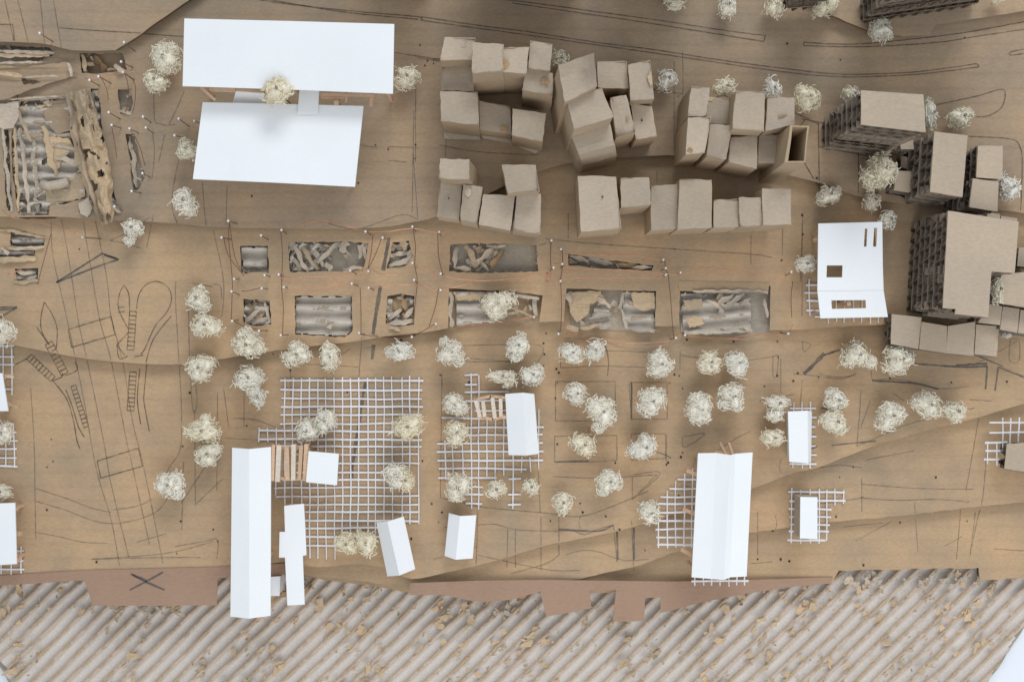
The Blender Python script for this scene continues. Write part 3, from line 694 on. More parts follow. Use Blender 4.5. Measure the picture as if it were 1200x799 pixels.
for i in range(n1):
    t_ = i / (n1 - 1)
    for j in range(4):
        x = 84 + 38 * t_ ** 1.15 - j * 2.2 + 4 * noise.noise((t_ * 9, j * .4, 14)); y = 110 + 150 * t_
        vs.append(W(x, y, 52 + j * 3.6 + 3 * noise.noise((t_ * 12, j * .6, 5))))
for i in range(n1 - 1):
    for j in range(3):
        a = i * 4 + j; fs.append((a, a + 4, a + 5, a + 1))
m.add(vs, fs); m.build('peeled_strip', TORNG, t5, True)

# torn flakes of kraft left on the flutes of the water
rr = random.Random(21)
m = MB(); n = 0
while n < 640:
    x, y = rr.uniform(0, 1190), rr.uniform(672, 815)
    if not inside(x, y, wpoly): continue
    dens = 0.22 + 0.4 * (x / 1200) + (0.4 if y < 715 else 0)
    if noise.noise((x * .018, y * .018, 40)) * 1.2 + rr.random() * 0.5 > dens: continue
    w = rr.uniform(3, 8) if rr.random() < .68 else rr.uniform(8, 17)
    scrap(m, x, y, rr.uniform(-2.5, 1.2), w, w * rr.uniform(.35, .8), -ANG + rr.gauss(0, .5), rr.uniform(1.5, 8.0), n); n += 1
m.build('torn_flakes', TORN, water, kind='stuff')
m = MB()
for i in range(60):
    x = rr.choice([rr.uniform(160, 212), rr.uniform(985, 1145), rr.uniform(985, 1190), rr.uniform(500, 680)]); y = {True: rr.uniform(712, 722), False: rr.uniform(672, 690)}[x < 300]
    if 500 <= x <= 680: y = rr.uniform(706, 722)
    w = rr.uniform(5, 13); scrap(m, x, y, rr.uniform(1, 5), w, w * rr.uniform(.4, .8), rr.uniform(0, 3), rr.uniform(1, 5), 900 + i)
m.build('grey_shreds', TORNG, water, kind='stuff')

# brown paper shore strips lying over the edge of the terrain
def shore(pts, label, marks):
    r = thing('shore_strip', label, 'card strip', (pts[0][0], pts[0][1], 30), 'brown card strips along the water')
    m = MB(); slab(m, dense(pts, 10), 31, 0.9); m.build('strip', FLAP, r)
    if marks:
        m = MB()
        for p in marks: ribbon(m, dense(catmull(p, 4), 3, 0.3, False), pts[0][2] + 0.3, 2.3)
        m.build('pencil_cross', MARKER, r)
shore([(-90, 678, 31), (0, 674, 31), (97, 668, 31), (255, 664, 31), (335, 660, 31), (334, 673, 31), (255, 677, 31), (254, 709, 31), (108.6, 709.6, 31), (99, 679.5, 31), (0, 686, 31), (-90, 692, 31)],
      'brown card strip with a pencilled cross, at lower left beside the corrugated water', [[(155, 673), (170, 681), (193, 691)], [(191, 670), (175, 679), (152, 691)], [(153, 672), (172, 680)]])
R = [(480, 683), (560, 680), (640, 679), (700, 680), (790, 681), (880, 679), (976, 676), (974, 683), (930, 687), (870, 696), (820, 706), (774, 718), (774, 700), (756, 700), (755, 727), (735, 728), (718, 726), (722, 691), (691, 692),
     (693, 712), (664, 718), (640, 722), (633, 693), (600, 702), (575, 705), (555, 704), (520, 697), (480, 697)]
shore([(x, y, 31 - 20 * (x - 480) / 496) for x, y in R], 'long brown card strip with stepped notches, in front of the big white folded roof', None)


# ------------------------------------------------------------------ cardboard box houses
def quad_lerp(q, u, v):
    a = [q[0][k] + (q[1][k] - q[0][k]) * u for k in (0, 1)]; b = [q[3][k] + (q[2][k] - q[3][k]) * u for k in (0, 1)]
    return a[0] + (b[0] - a[0]) * v, a[1] + (b[1] - a[1]) * v


def house(quad, h, label, group, zg=None, slope=0.0, dish=0.0, lean=(0, 0), patch=None, mark=None, opened=False, bow=0.0, seed=[0]):
    """quad: NW, NE, SE, SW corners of the roof as seen; lean moves the foot of the box."""
    seed[0] += 1; sd = seed[0]
    cx = sum(p[0] for p in quad) / 4; cy = sum(p[1] for p in quad) / 4
    if zg is None: zg = 50 if not inside(cx, cy + 8, L6b) else 60
    zt = zg + h
    r = thing('cardboard_house', label, 'box house', (cx, cy, zg), group)
    # walls: a ring of jittered columns under the roof edge
    ring = []
    n = 5
    for e in range(4):
        a, b = quad[e], quad[(e + 1) % 4]
        for i in range(n):
            ring.append((a[0] + (b[0] - a[0]) * i / n, a[1] + (b[1] - a[1]) * i / n, (0, i / n, 1, 1 - i / n)[e]))
    top = [W(x, y, zt - slope * max(0, (v - .6) / .4) ** 1.3) for x, y, v in ring]
    cen = sum(top, Vector()) / len(top)
    m = MB(); rows = 6; vs = []
    for k in range(rows + 1):
        f = k / rows
        for i, p in enumerate(top):
            d = (p - cen); ins = 0.7 * S
            q = p - Vector((d.x, d.y, 0)).normalized() * ins
            nz = 0.9 * S * math.sin(f * math.pi) * (1 + noise.noise((p.x * 40, p.y * 40, f * 3 + sd))) + bow * S * math.sin(f * math.pi) * 0.6
            q = q + Vector((d.x, d.y, 0)).normalized() * nz
            q = q + Vector((lean[0] * f * S, -lean[1] * f * S, 0))
            tz = p.z / S - 0.6; q.z = (tz - f * (tz - zg + 0.4)) * S
            vs.append(q)
    N = len(top); fs = []
    for k in range(rows):
        for i in range(N):
            fs.append((k * N + i, (k + 1) * N + i, (k + 1) * N + (i + 1) % N, k * N + (i + 1) % N))
    if opened:   # a tube with thick walls and no roof
        for k in range(rows + 1):
            for i, p in enumerate(vs[k * N:(k + 1) * N]):
                c2 = Vector((cen.x, cen.y, p.z)); d = p - c2
                vs.append(Vector((c2.x + 0.8 * S + d.x * 0.78, c2.y + d.y * 0.93, p.z)))
        M = (rows + 1) * N
        for k in range(rows):
            for i in range(N): fs.append((M + k * N + i, M + k * N + (i + 1) % N, M + (k + 1) * N + (i + 1) % N, M + (k + 1) * N + i))
        for i in range(N): fs.append((i, (i + 1) % N, M + (i + 1) % N, M + i))
    m.add(vs, fs); m.build('walls', WALL, r, False)
    if not opened:
        m = MB(); g = 7; vs = []; fs = []; rnd = random.Random(sd)
        tilt = (rnd.uniform(-3, 3), rnd.uniform(-3, 3))
        for i in range(g):
            for j in range(g):
                u, v = i / (g - 1), j / (g - 1); x, y = quad_lerp(quad, u, v)
                edge = i in (0, g - 1) or j in (0, g - 1)
                if edge: x += rnd.uniform(-.5, .5); y += rnd.uniform(-.5, .5)
                z = zt + 1.5 * noise.noise((u * 1.7 + sd, v * 1.7, sd)) + .5 * noise.noise((u * 6 + sd, v * 6, sd)) + tilt[0] * (u - .5) + tilt[1] * (v - .5)
                z += dish * (max(0, u - .55) * 2.2) ** 2 * (1.2 - v) + dish * 0.8 * max(0, .35 - v) * 2 - bow * max(0, v - .6) * 14 - slope * max(0, (v - .6) / .4) ** 1.3
                if (i in (0, g - 1)) and (j in (0, g - 1)): z -= rnd.uniform(0, 1.0)
                vs.append(W(x, y, z))
        G = g * g
        vs += [p - Vector((0, 0, 1.1 * S)) for p in vs]
        for i in range(g - 1):
            for j in range(g - 1):
                a = i * g + j; fs.append((a, a + 1, a + g + 1, a + g)); fs.append((a + G, a + g + G, a + g + 1 + G, a + 1 + G))
        bd = [i * g for i in range(g)] + [(g - 1) * g + j for j in range(1, g)] + [i * g + g - 1 for i in range(g - 2, -1, -1)] + [j for j in range(g - 2, 0, -1)]
        for i in range(len(bd)):
            a, b = bd[i], bd[(i + 1) % len(bd)]; fs.append((a, b, b + G, a + G))
        m.add(vs, fs); m.build('roof', HOUSE, r, False)
        if patch:
            u, v, ru, rv, pm = patch; ru *= .8; rv *= .8; m = MB(); P = []
            for k in range(14):
                t_ = 2 * math.pi * k / 14; q = 1 + 0.9 * noise.noise((1.6 * math.cos(t_), 1.6 * math.sin(t_), sd))
                x, y = quad_lerp(quad, min(.985, max(.015, u + ru * q * math.cos(t_))), min(.985, max(.015, v + rv * q * math.sin(t_)))); P.append((x, y))
            slab(m, P, zt + 1.6, 0.8); m.build('torn_patch', pm, r)
        if mark:
            m = MB(); ribbon(m, dense(mark, 1.5, 0.1, False), zt + 2.6, 0.9); m.build('pencil_mark', PENCIL, r)
    return r


GA = 'box houses of the left ring cluster'; GB = 'box houses of the twisted cluster'; GC = 'box houses of the right ring cluster'; GD = 'box houses of the low hook row'; GE = 'box houses of the long lower row'
house([(521, 44), (557, 45), (553, 70), (516, 71)], 62, 'box house with a pencilled sign on its roof, top left corner of the left ring', GA, mark=[(541, 48), (548, 48), (544, 52), (548, 55), (540, 56)])
house([(518, 77), (554, 77), (555, 107), (517, 106)], 42, 'low box house between the pencil-marked one and the one with a card slip', GA)
house([(516, 107), (560, 108), (561, 147), (517, 142)], 55, 'box house with a pale card slip sticking out under its front wall', GA)
house([(554, 50), (590, 52), (590, 84), (553, 86)], 82, 'tall box house right of the pencil-marked one, facing the ring court', GA)
house([(589, 56), (620, 55), (617, 86), (586, 85)], 76, 'tall box house with a brown glue stain at its lower left roof corner', GA, patch=(0.18, 0.66, 0.16, 0.2, STAIN))
house([(621, 48), (647, 52), (645, 83), (619, 80)], 72, 'small box house at the top right corner of the left ring', GA)
house([(617, 80), (648, 86), (648, 113), (612, 106)], 64, 'box house with a round torn spot on its roof, right side of the left ring', GA, patch=(0.72, 0.42, 0.16, 0.2, STAIN))
house([(562, 118), (598, 125), (599, 157), (562, 152)], 30, 'lowest dark-roofed box house in the front row of the left ring', GA, patch=(0.75, 0.85, 0.2, 0.12, STAIN))
house([(601, 127), (640, 133), (636, 167), (600, 159)], 48, 'box house at the lower right corner of the left ring, above the curved white card', GA)
house([(654, 77), (696, 62), (700, 101), (662, 120)], 96, 'tallest box house with a dished roof curling up, in the twisted cluster', GB, dish=13.0, lean=(-6, 10))
house([(664, 118), (705, 103), (719, 137), (673, 152)], 88, 'tilted box house just below the dished roof', GB, lean=(-4, 4))
house([(668, 155), (715, 143), (723, 183), (683, 194)], 62, 'box house with a rounded front sloping down, bottom of the twisted cluster', GB, slope=26, lean=(0, 2))
house([(700, 72), (734, 72), (737, 104), (701, 103)], 56, 'flat pinkish box house right of the dished roof', GB)
house([(736, 76), (762, 71), (767, 116), (739, 118)], 62, 'box house with a torn half-round bite in its right edge', GB, patch=(0.93, 0.5, 0.13, 0.23, TORN))
house([(715, 115), (734, 111), (745, 155), (722, 162)], 62, 'narrow wedge-shaped box house in the middle of the twisted cluster', GB, bow=0.5, patch=(.75, .62, .09, .06, STAIN))
house([(739, 121), (764, 125), (770, 160), (745, 164)], 46, 'box house with a pin hole in its roof, lower right of the twisted cluster', GB, patch=(.42, .47, .05, .035, HOLE))
house([(810, 101), (832, 103), (827, 136), (806, 137)], 66, 'narrow box house at the top left corner of the right ring', GC)
house([(829, 113), (857, 116), (855, 146), (827, 144)], 52, 'box house with a torn tan roof corner under the shaggy tree, in the right ring', GC, patch=(0.12, 0.06, 0.2, 0.16, TORN))
house([(862, 107), (897, 108), (895, 154), (858, 152)], 74, 'biggest box house in the back row of the right ring, over the dark gap', GC, bow=0.3)
house([(899, 113), (931, 115), (931, 146), (897, 154)], 70, 'box house with a brown scratch on its roof, back right of the right ring', GC, patch=(0.6, 0.62, 0.2, 0.05, STAIN))
house([(806, 138), (833, 137), (826, 179), (804, 181)], 70, 'tall narrow box house at the front left corner of the right ring', GC, patch=(.15, .93, .25, .1, STAIN))
house([(833, 145), (858, 147), (851, 187), (827, 185)], 60, 'second box house from the left in the front of the right ring', GC)
house([(856, 161), (888, 159), (887, 198), (854, 190)], 56, 'box house with a slipped roof lid in the front of the right ring', GC)
house([(889, 158), (918, 158), (917, 192), (888, 191)], 48, 'box house standing against the open-topped box', GC)
house([(926, 146), (949, 147), (944, 191), (919, 191)], 84, 'open-topped box with a dark hollow inside, at the front right of the right ring', GC, opened=True, lean=(-3, 6))
house([(516, 186), (550, 187), (550, 211), (514, 209)], 62, 'short box house at the top of the low hook row, its right wall showing', GD, lean=(8, 2))
house([(516, 212), (542, 215), (538, 258), (512, 254)], 34, 'darker box house with a pin hole, left end of the low hook row', GD, patch=(.45, .45, .035, .025, HOLE))
house([(543, 216), (566, 219), (559, 263), (539, 259)], 40, 'narrow box house with a pale torn patch on its roof', GD, patch=(0.3, 0.2, 0.22, 0.17, TORNG))
house([(566, 228), (604, 229), (598, 270), (561, 263)], 42, 'wide box house left of the black slit in the low hook row', GD)
house([(606, 228), (634, 227), (633, 274), (601, 270)], 42, 'box house right of the black slit in the low hook row', GD)
house([(588, 193), (628, 193), (632, 224), (595, 227)], 60, 'skewed box house above the right end of the low hook row', GD)
house([(677, 206), (722, 207), (728, 269), (681, 272)], 58, 'largest box house, left end of the long lower row', GE, patch=(.6, .38, .025, .02, HOLE))
house([(727, 209), (761, 208), (763, 240), (728, 243)], 60, 'short box house set back, second from the left in the long lower row', GE)
house([(763, 218), (794, 216), (794, 268), (763, 270)], 46, 'tall-planned box house, third from the left in the long lower row', GE)
house([(796, 210), (834, 211), (834, 267), (794, 269)], 52, 'wide box house in the middle of the long lower row', GE)
house([(836, 234), (866, 233), (866, 266), (836, 267)], 50, 'smallest squarish box house in the long lower row', GE)
house([(866, 231), (892, 232), (893, 266), (867, 266)], 54, 'narrow box house, second from the right in the long lower row', GE)
house([(893, 221), (927, 222), (927, 263), (894, 264)], 58, 'box house at the right end of the long lower row', GE)
# thin card showing at the foot of the left ring
for pts, lb in (([(520, 154), (562, 158), (563, 164), (521, 163)], 'straight pale card slip under the front left house of the ring'),
                ([(562, 157), (600, 163), (636, 174), (627, 180), (600, 169), (566, 162)], 'curved pale card slip under the front right houses of the ring')):
    m = MB(); slab(m, dense(pts, 8), 52.5, 1.2); tag(m.build('card_slip', TORNG), lb, 'card slip', 'card slips under the left ring')


# ------------------------------------------------------------------ blocks of stacked corrugated board
def block(quads, zg, h, label, group='blocks of stacked corrugated board', cat='cardboard block', name='corrugated_block', toppoly=None, th=12.5, seed=[50]):
    """quads: list of (NW, NE, SE, SW) seen at the top; every board of the stack is its own layer."""
    seed[0] += 1; rnd = random.Random(seed[0]); zt = zg + h
    c = quad_lerp(quads[0], .5, .5); r = thing(name, label, cat, (c[0], c[1], zg), group)
    n = max(1, round(h / th)); t_ = h / n; protos = []
    for kind in range(n):
        m = MB(); rid = []
        for q in quads:
            base = len(m.v); lift = zt
            sub = MB(); slab(sub, dense(toppoly if (toppoly and q is quads[0]) else q, 6, 0.5, True, seed[0] + kind * 13), zt, 0.6)
            if not toppoly or q is quads[0]: m.add(sub.v, sub.f); rid += [0.55] * len(sub.v)
            A = [W(p[0], p[1], zt) for p in q]
            Lx = (A[1] - A[0]).length / S; Ly = (A[3] - A[0]).length / S
            pitch = rnd.uniform(12.0, 15.0)
            # full fluted sheet (openings left and right) and cross-fluted strips along the front and back edges
            for along, span, flip in ((Ly, (0.0, 1.0), 1), (Lx, (0.0, min(.3, 9 / Ly)), 0), (Lx, (1 - min(.3, 9 / Ly), 1.0), 0)):
                seg = max(8, int(along / pitch * 8)); ph = rnd.uniform(0, 6); vs = []; fs = []
                e0 = span[0] + (rnd.uniform(-.004, .012) if span[0] == 0 else 0); e1 = span[1] - (rnd.uniform(-.004, .012) if span[1] == 1 else 0)
                for i in range(seg + 1):
                    f = i / seg; c_ = 0.5 + 0.5 * math.cos(2 * math.pi * f * along / pitch + ph)
                    z = -0.9 - (t_ - 0.9) * (1 - c_)
                    for e in (e0, (e0 + e1) / 2, e1):
                        u, v = (f, e) if flip == 0 else (e, f)
                        a = A[0].lerp(A[1], u); b_ = A[3].lerp(A[2], u); p = a.lerp(b_, v)
                        vs.append(Vector((p.x, p.y, zt * S + z * S))); rid.append(c_)
                for i in range(seg):
                    for k in range(2): a = i * 3 + k; fs.append((a, a + 1, a + 4, a + 3))
                m.add(vs, fs)
        m.ridge = rid
        protos.append(m)
    objs = []
    for i in range(n):
        o = protos[i].build('board_layer', BLOCKF, r)
        k_ = 1.0
        o.location = (rnd.uniform(-1.1, .6) * S, rnd.uniform(-.8, .8) * S, -i * t_ * S); objs.append(o)
    # smooth top sheet
    m = MB(); slab(m, dense(toppoly or quads[0], 9, 0.25, True, seed[0]), zt + 0.9, 0.85); m.build('top_sheet', BLOCK, r)
    if not toppoly:
        for q in quads[1:]: m = MB(); slab(m, q, zt + 0.9, 0.85); m.build('top_sheet', BLOCK, r)
    return r


block([[(1009, 106), (1082, 111), (1085, 155), (1009, 146)]], 50, 108, 'tall cardboard block with dark fluted left and front sides, beside the right ring of houses')
block([[(1111, 247), (1194, 260), (1189, 320), (1107, 320)], [(1107, 320), (1162, 320), (1158, 372), (1105, 361)]], 40, 82, 'largest L-shaped cardboard block with a notched corner, right of the white sheet with windows',
      toppoly=[(1111, 247), (1194, 260), (1189, 320), (1162, 318), (1158, 372), (1119, 368), (1120, 362), (1105, 361)])
block([[(1095, 154), (1134, 159), (1128, 231), (1090, 225)]], 50, 68, 'upright oblong cardboard block in the middle of the right cluster')
block([[(1146, 171), (1175, 171), (1175, 210), (1144, 208)]], 50, 58, 'narrower upper block of the two touching blocks near the right edge')
block([[(1140, 209), (1170, 213), (1169, 248), (1136, 243)]], 50, 58, 'lower block of the two touching blocks near the right edge')
block([[(1045, -38), (1190, -60), (1192, -30), (1046, -8)]], 60, 84, 'dark long cardboard block cut off by the top edge of the photo')
block([[(560, -120), (690, -118), (690, -62), (561, -63)]], 50, 98, 'cardboard block just outside the top edge, throwing shade on the scored roads')
block([[(740, -140), (840, -136), (840, -70), (742, -71)]], 50, 118, 'taller cardboard block just outside the top edge, behind the row of tree tops')
block([[(430, -110), (500, -108), (501, -52), (431, -53)]], 50, 76, 'lower cardboard block just outside the top edge, left of the tall ones')
block([[(938, -30), (985, -34), (985, -16), (940, -12)]], 60, 60, 'small dark cardboard block at the top edge, left of the long one')
TG = 'low cardboard tiles in the right cluster'
TL = [([(1072, 178), (1079, 178), (1076, 232), (1070, 231)], 50, 20, 'thin upright cardboard slip left of the oblong block'), ([(1056, 183), (1065, 185), (1065, 199), (1056, 196)], 50, 10, 'tiny cardboard tile above the square tile by the shaggy tree'),
      ([(1055, 170), (1070, 164), (1071, 175), (1056, 175)], 50, 28, 'small cardboard tile tucked under the tall block'), ([(1050, 200), (1070, 201), (1068, 226), (1048, 223)], 50, 20, 'square cardboard tile beside the shaggy double tree'),
      ([(1045, 368), (1080, 372), (1076, 409), (1044, 403)], 40, 20, 'leftmost tile of the cardboard row below the L-shaped block'), ([(1080, 377), (1110, 382), (1109, 414), (1077, 409)], 40, 20, 'second tile from the left in the row below the L-shaped block'),
      ([(1111, 382), (1143, 377), (1141, 417), (1109, 414)], 40, 20, 'third tile from the left in the row below the L-shaped block'), ([(1144, 380), (1171, 382), (1168, 418), (1142, 415)], 40, 20, 'rightmost tile of the row below the L-shaped block'),
      ([(1160, 356), (1174.5, 359), (1172, 381), (1146, 378)], 40, 28, 'small tile stepping up at the right foot of the L-shaped block'), ([(1175.5, 359), (1195, 362), (1192, 390), (1172, 386)], 40, 28, 'square tile right of the small stepping tile'),
      ([(1196, 363), (1225, 366), (1220, 394), (1193, 390)], 40, 28, 'tile cut by the right edge beside the square tile'), ([(1174, 322), (1225, 316), (1225, 364), (1162, 354)], 40, 40, 'large wedge tile in the notch of the L-shaped block'),
      ([(1158, 249), (1172, 251), (1172, 257), (1156, 255)], 50, 8, 'sliver of board below the two touching blocks'), ([(1173, 253), (1192, 256), (1192, 263), (1173, 259)], 50, 8, 'flat brown board right of the sliver, above the L-shaped block'),
      ([(1194, 290), (1225, 292), (1225, 314), (1192, 312)], 40, 20, 'brown board at the right edge beside the L-shaped block')]
for q, zg, h, lb in TL: block([q], zg, h, lb, TG, 'cardboard tile', 'cardboard_tile', None, 10)
block([[(1180, 520), (1235, 516), (1235, 558), (1177, 549)]], 30, 13, 'kraft box lying on the white mesh at the right edge', None, 'cardboard box', 'kraft_box', None, 12)


# ------------------------------------------------------------------ white mesh pieces
def grid(label, z, hs, vs, zg=None):
    c = hs[0] if hs else vs[0]
    x0 = min([h[1] for h in hs] + [v[0] for v in vs]); y0 = min([h[0] for h in hs] + [v[1] for v in vs])
    r = thing('mesh_piece', label, 'mesh', (x0, y0, z), 'pieces of white glass fibre mesh')
    rnd = random.Random(int(x0 * 7 + y0))
    def strand(a, b, w, up):
        L = math.hypot(b[0] - a[0], b[1] - a[1]); n = max(2, int(L / 9.7)); m = MB(); P = []
        off = rnd.uniform(-.4, .4)
        for i in range(n + 1):
            f = i / n; x = a[0] + (b[0] - a[0]) * f; y = a[1] + (b[1] - a[1]) * f
            P.append((x + .5 * noise.noise((x * .03, y * .03, off + 5)) * 2, y + .5 * noise.noise((x * .03, y * .03, off)) * 2, z + 1.5 + (0.55 if (i + up) % 2 else -0.15) + .3 * noise.noise((x * .05, y * .05, 1))))
        tubeflat(m, P, w, 0.75); m.build('strand', STRAND, r)
    for i, (y, xa, xb) in enumerate(hs): strand((xa + rnd.uniform(-1, 1), y + rnd.uniform(-.6, .6)), (xb + rnd.uniform(-1, 1), y + rnd.uniform(-.8, .8)), rnd.uniform(1.9, 2.5), i)
    for i, (x, ya, yb) in enumerate(vs): strand((x + rnd.uniform(-.6, .6), ya + rnd.uniform(-1, 1)), (x + rnd.uniform(-.8, .8), yb + rnd.uniform(-1, 1)), rnd.uniform(1.3, 1.8), i + 1)
    return r


def tubeflat(m, pts, w, h):
    P = [W(*p) for p in pts]; k = len(P); vs = []; fs = []
    for i in range(k):
        d = (P[min(i + 1, k - 1)] - P[max(i - 1, 0)]).normalized(); s = d.cross(Vector((0, 0, 1))).normalized() * w * S / 2; u = Vector((0, 0, h * S / 2))
        vs += [P[i] - s - u * .4, P[i] - s * .5 + u, P[i] + s * .5 + u, P[i] + s - u * .4]
    for i in range(k - 1):
        for j in range(4): fs.append((i * 4 + j, i * 4 + 4 + j, i * 4 + 4 + (j + 1) % 4, i * 4 + (j + 1) % 4))
    fs += [(0, 1, 2, 3), (4 * k - 1, 4 * k - 2, 4 * k - 3, 4 * k - 4)]
    m.add(vs, fs)


HS = [(y, 329, 495) for y in (446, 457, 467, 476.5, 486)] + [(496, 328, 494), (505, 303, 494), (515, 303, 494), (523, 320, 494), (532.5, 345, 491), (542.5, 345, 492), (553, 345, 472), (562, 330, 468), (571.5, 322, 466), (581, 322, 491), (591, 340, 491),
      (600, 355, 491), (610, 356, 491), (619, 356, 448), (629, 356, 446), (639, 356, 400)]
VS = [(303.5, 501, 518), (313, 501, 519), (323, 501, 580), (333.6, 443, 592), (343, 443, 592), (353, 443, 592), (362.5, 443, 654), (372, 443, 655), (382, 443, 655), (391.5, 443, 655)] + [(x, 442, 640) for x in (401, 411, 420, 431, 440)] + [(x, 441, 613) for x in (450, 459.5, 471, 480, 490.6)]
grid('largest white mesh piece, under the pergola and the wide lawn of trees', 30, HS, VS)
HS = [(440, 544, 560), (450.6, 544, 560), (460, 544, 596), (470, 546, 596), (480.6, 556, 594), (490, 517, 594), (501, 540, 637), (509.5, 542, 637), (519, 513, 636), (529, 513, 636), (539.5, 513, 636), (549, 513, 616), (559.5, 513, 582), (570, 545, 565), (579, 545, 566), (590, 545, 565), (561, 596, 611), (579, 596, 611), (591, 596, 611)]
VS = [(522, 516, 561), (531, 500, 561), (542.5, 500, 561), (552, 438, 596), (561, 440, 596), (571, 490, 562), (581, 490, 562), (590.6, 490, 556), (601, 533, 597), (611, 535, 553), (621, 535, 553), (632, 478, 550)]
grid('stepped white mesh piece below the ladder of wood sticks', 30, HS, VS)
HS = [(562, 794, 816), (572, 785, 816), (582, 775, 816), (590, 771, 816), (600, 769, 814), (610, 769, 814), (620, 769, 813), (629, 769, 812), (638, 769, 811), (680, 810, 877)]
VS = [(772, 589, 641), (782, 575, 641), (792, 563, 641), (802, 555, 641), (811, 549, 641)] + [(x, 673, 686) for x in (814, 824, 834, 844, 854, 864, 873)]
grid('triangular white mesh piece under the left eave of the big folded roof', 30, HS, VS)
grid('narrow white mesh piece under the small sloped roof at right', 30, [(y, 926, 956) for y in (478, 489, 500, 511, 522, 533, 544)], [(930, 472, 548), (940, 470, 548), (950, 471, 548)])
grid('white mesh piece under the small flat-roofed box, with a loose upper right corner', 20.3, [(576, 925, 990), (587, 925, 990), (596, 925, 975), (605, 925, 974), (614, 925, 973), (622, 925, 972), (633, 924, 968)], [(928, 572, 637), (938, 573, 637), (949, 573, 637), (960, 573, 637), (969, 573, 633), (978, 573, 592), (988, 573, 590)])
grid('white mesh piece peeping out under the white sheet with windows', 40, [(334, 944, 975), (343, 944, 975), (353, 945, 975), (364, 945, 980), (371, 955, 1034)], [(949, 327, 370)] + [(x, 350, 378) for x in (970, 980, 990, 1000, 1010, 1020, 1030)])
grid('white mesh piece at the left edge under the topmost tree there', 30, [(y, -30, 16) for y in (405, 417, 427, 441, 456)], [(-16, 400, 460), (-6, 400, 460), (4, 400, 462), (14, 400, 462)])
grid('white mesh piece at the middle of the left edge', 30, [(y, -30, 20) for y in (506, 516, 526, 536, 546)], [(-16, 496, 548), (-5, 496, 548), (6, 496, 548), (16, 496, 548)])
grid('white mesh piece at the left edge under the cut-off white roof', 30, [(y, -30, 28) for y in (646, 656, 666.5)], [(-12, 640, 672), (2, 640, 672), (13, 640, 672), (24, 640, 672)])
grid('white mesh piece at the right edge under the kraft box', 30, [(495, 1160, 1230), (506, 1160, 1230), (518, 1154, 1180), (528, 1154, 1180), (538, 1154, 1180)], [(1158, 516, 544), (1168, 516, 546), (1175, 490, 530), (1184, 490, 524), (1194, 490, 522)])


# ------------------------------------------------------------------ white card buildings
def folded(name, label, rows, zg, legs=(), th=1.4, extra=None, holes=None, cat='white building', wall=None):
    """rows: parallel polylines of (px, py, z) across the roof; each strip between two rows is one roof panel."""
    c = rows[0][0]; r = thing(name, label, cat, (c[0], c[1], zg), 'white card buildings')
    for k in range(len(rows) - 1):
        a, b = rows[k], rows[k + 1]; m = MB(); P = list(a) + list(reversed(b))
        slab(m, P, 0, th, holes[k] if holes else ()); m.build('roof_panel' if len(rows) > 2 else 'roof', WHITE, r)
    for a, b, w in legs:
        m = MB(); stick(m, a, b, w, w); m.build('stick', WOOD, r)
    if wall:
        m = MB(); slab(m, wall[0], wall[1], wall[1] - zg - 0.3); m.build('walls', WHITE if len(wall) < 3 else wall[2], r)
    return r


def post(x, y, zt, zg, w=3.0): # vertical leg whose head is seen at (x, y)
    k = (H - zt) / (H - zg)
    return ((x, y, zt), (CX + (x - CX) * k, CY + (y - CY) * k, zg), w)


Z1 = 112
folded('white_building', 'upper of the two big white flat roofs, a wide white card on wood sticks', [[(216, 22, Z1 + 11), (340, 25, Z1 + 11), (462, 28.5, Z1 + 11)], [(214, 101, Z1), (340, 105, Z1), (460.5, 110, Z1)]], 50,
       [post(228, 92, Z1 - 3, 50), post(450, 100, Z1 - 3, 50), post(230, 32, Z1 + 7, 50), post(448, 38, Z1 + 7, 50), post(340, 94, Z1 - 3, 50), ((236, 103, 98), (251.5, 117, 98), 3), ((246, 105.5, 97), (276, 106.2, 97), 3.2), ((277, 105.5, 95), (310, 108, 95), 2.4),
        ((376, 111, 92), (439, 112.2, 92), 2.6), ((376, 115, 86), (408, 115.5, 86), 2.2), ((406, 108, 88), (406, 121, 88), 2.4), ((437, 109, 88), (435, 125, 88), 4)])
Z2 = 92
b2 = folded('white_building', 'lower of the two big white flat roofs, bright white card with a connecting strip', [[(237.5, 120, Z2), (330, 122, Z2), (426, 124.5, Z2)], [(226, 210, Z2 + 4), (320, 214, Z2 + 4), (416, 219, Z2 + 4)]], 50,
       [post(244, 200, Z2 - 2, 50), post(408, 208, Z2 - 2, 50), post(250, 128, Z2 - 3, 50), post(394, 121, Z2 + 1, 50, 5), post(318, 205, Z2 - 2, 50)])
m = MB(); slab(m, [(351, 104, 94.5), (374, 104, 94.5), (372.5, 134, 94.5), (348.5, 134, 94.5)], 94, 1.0); m.build('connecting_strip', WHITE, b2)
m = MB(); slab(m, [(277, 105, 90), (309, 106, 90), (311, 124, 82), (272, 123, 82)], 90, 1.0); m.build('ramp', WHITE, b2)
folded('white_building', 'longest narrow white gabled roof reaching over the water at lower left', [[(272, 524.5, 62), (270, 722, 62)], [(292, 526, 67.5), (292, 724.5, 67.5)], [(317.5, 523.5, 62), (317, 721, 62)]], 30,
       [post(277, 530, 58, 30), post(312, 530, 58, 30), post(276, 655, 58, 30), post(311, 655, 58, 30), post(275, 715, 58, 0), post(312, 714, 58, 0)], wall=None)
b4 = thing('white_tower', 'cross-shaped flat white card standing right of the longest gabled roof', 'white building', (340, 650, 30), 'white card buildings')
m = MB(); slab(m, [(333, 592.5), (356, 590), (357.7, 618.7), (359, 650), (354.7, 651), (357, 708), (336.7, 709), (334, 653), (327, 653), (327.6, 623), (334, 623)], 52, 1.4); m.build('roof', WHITE, b4)
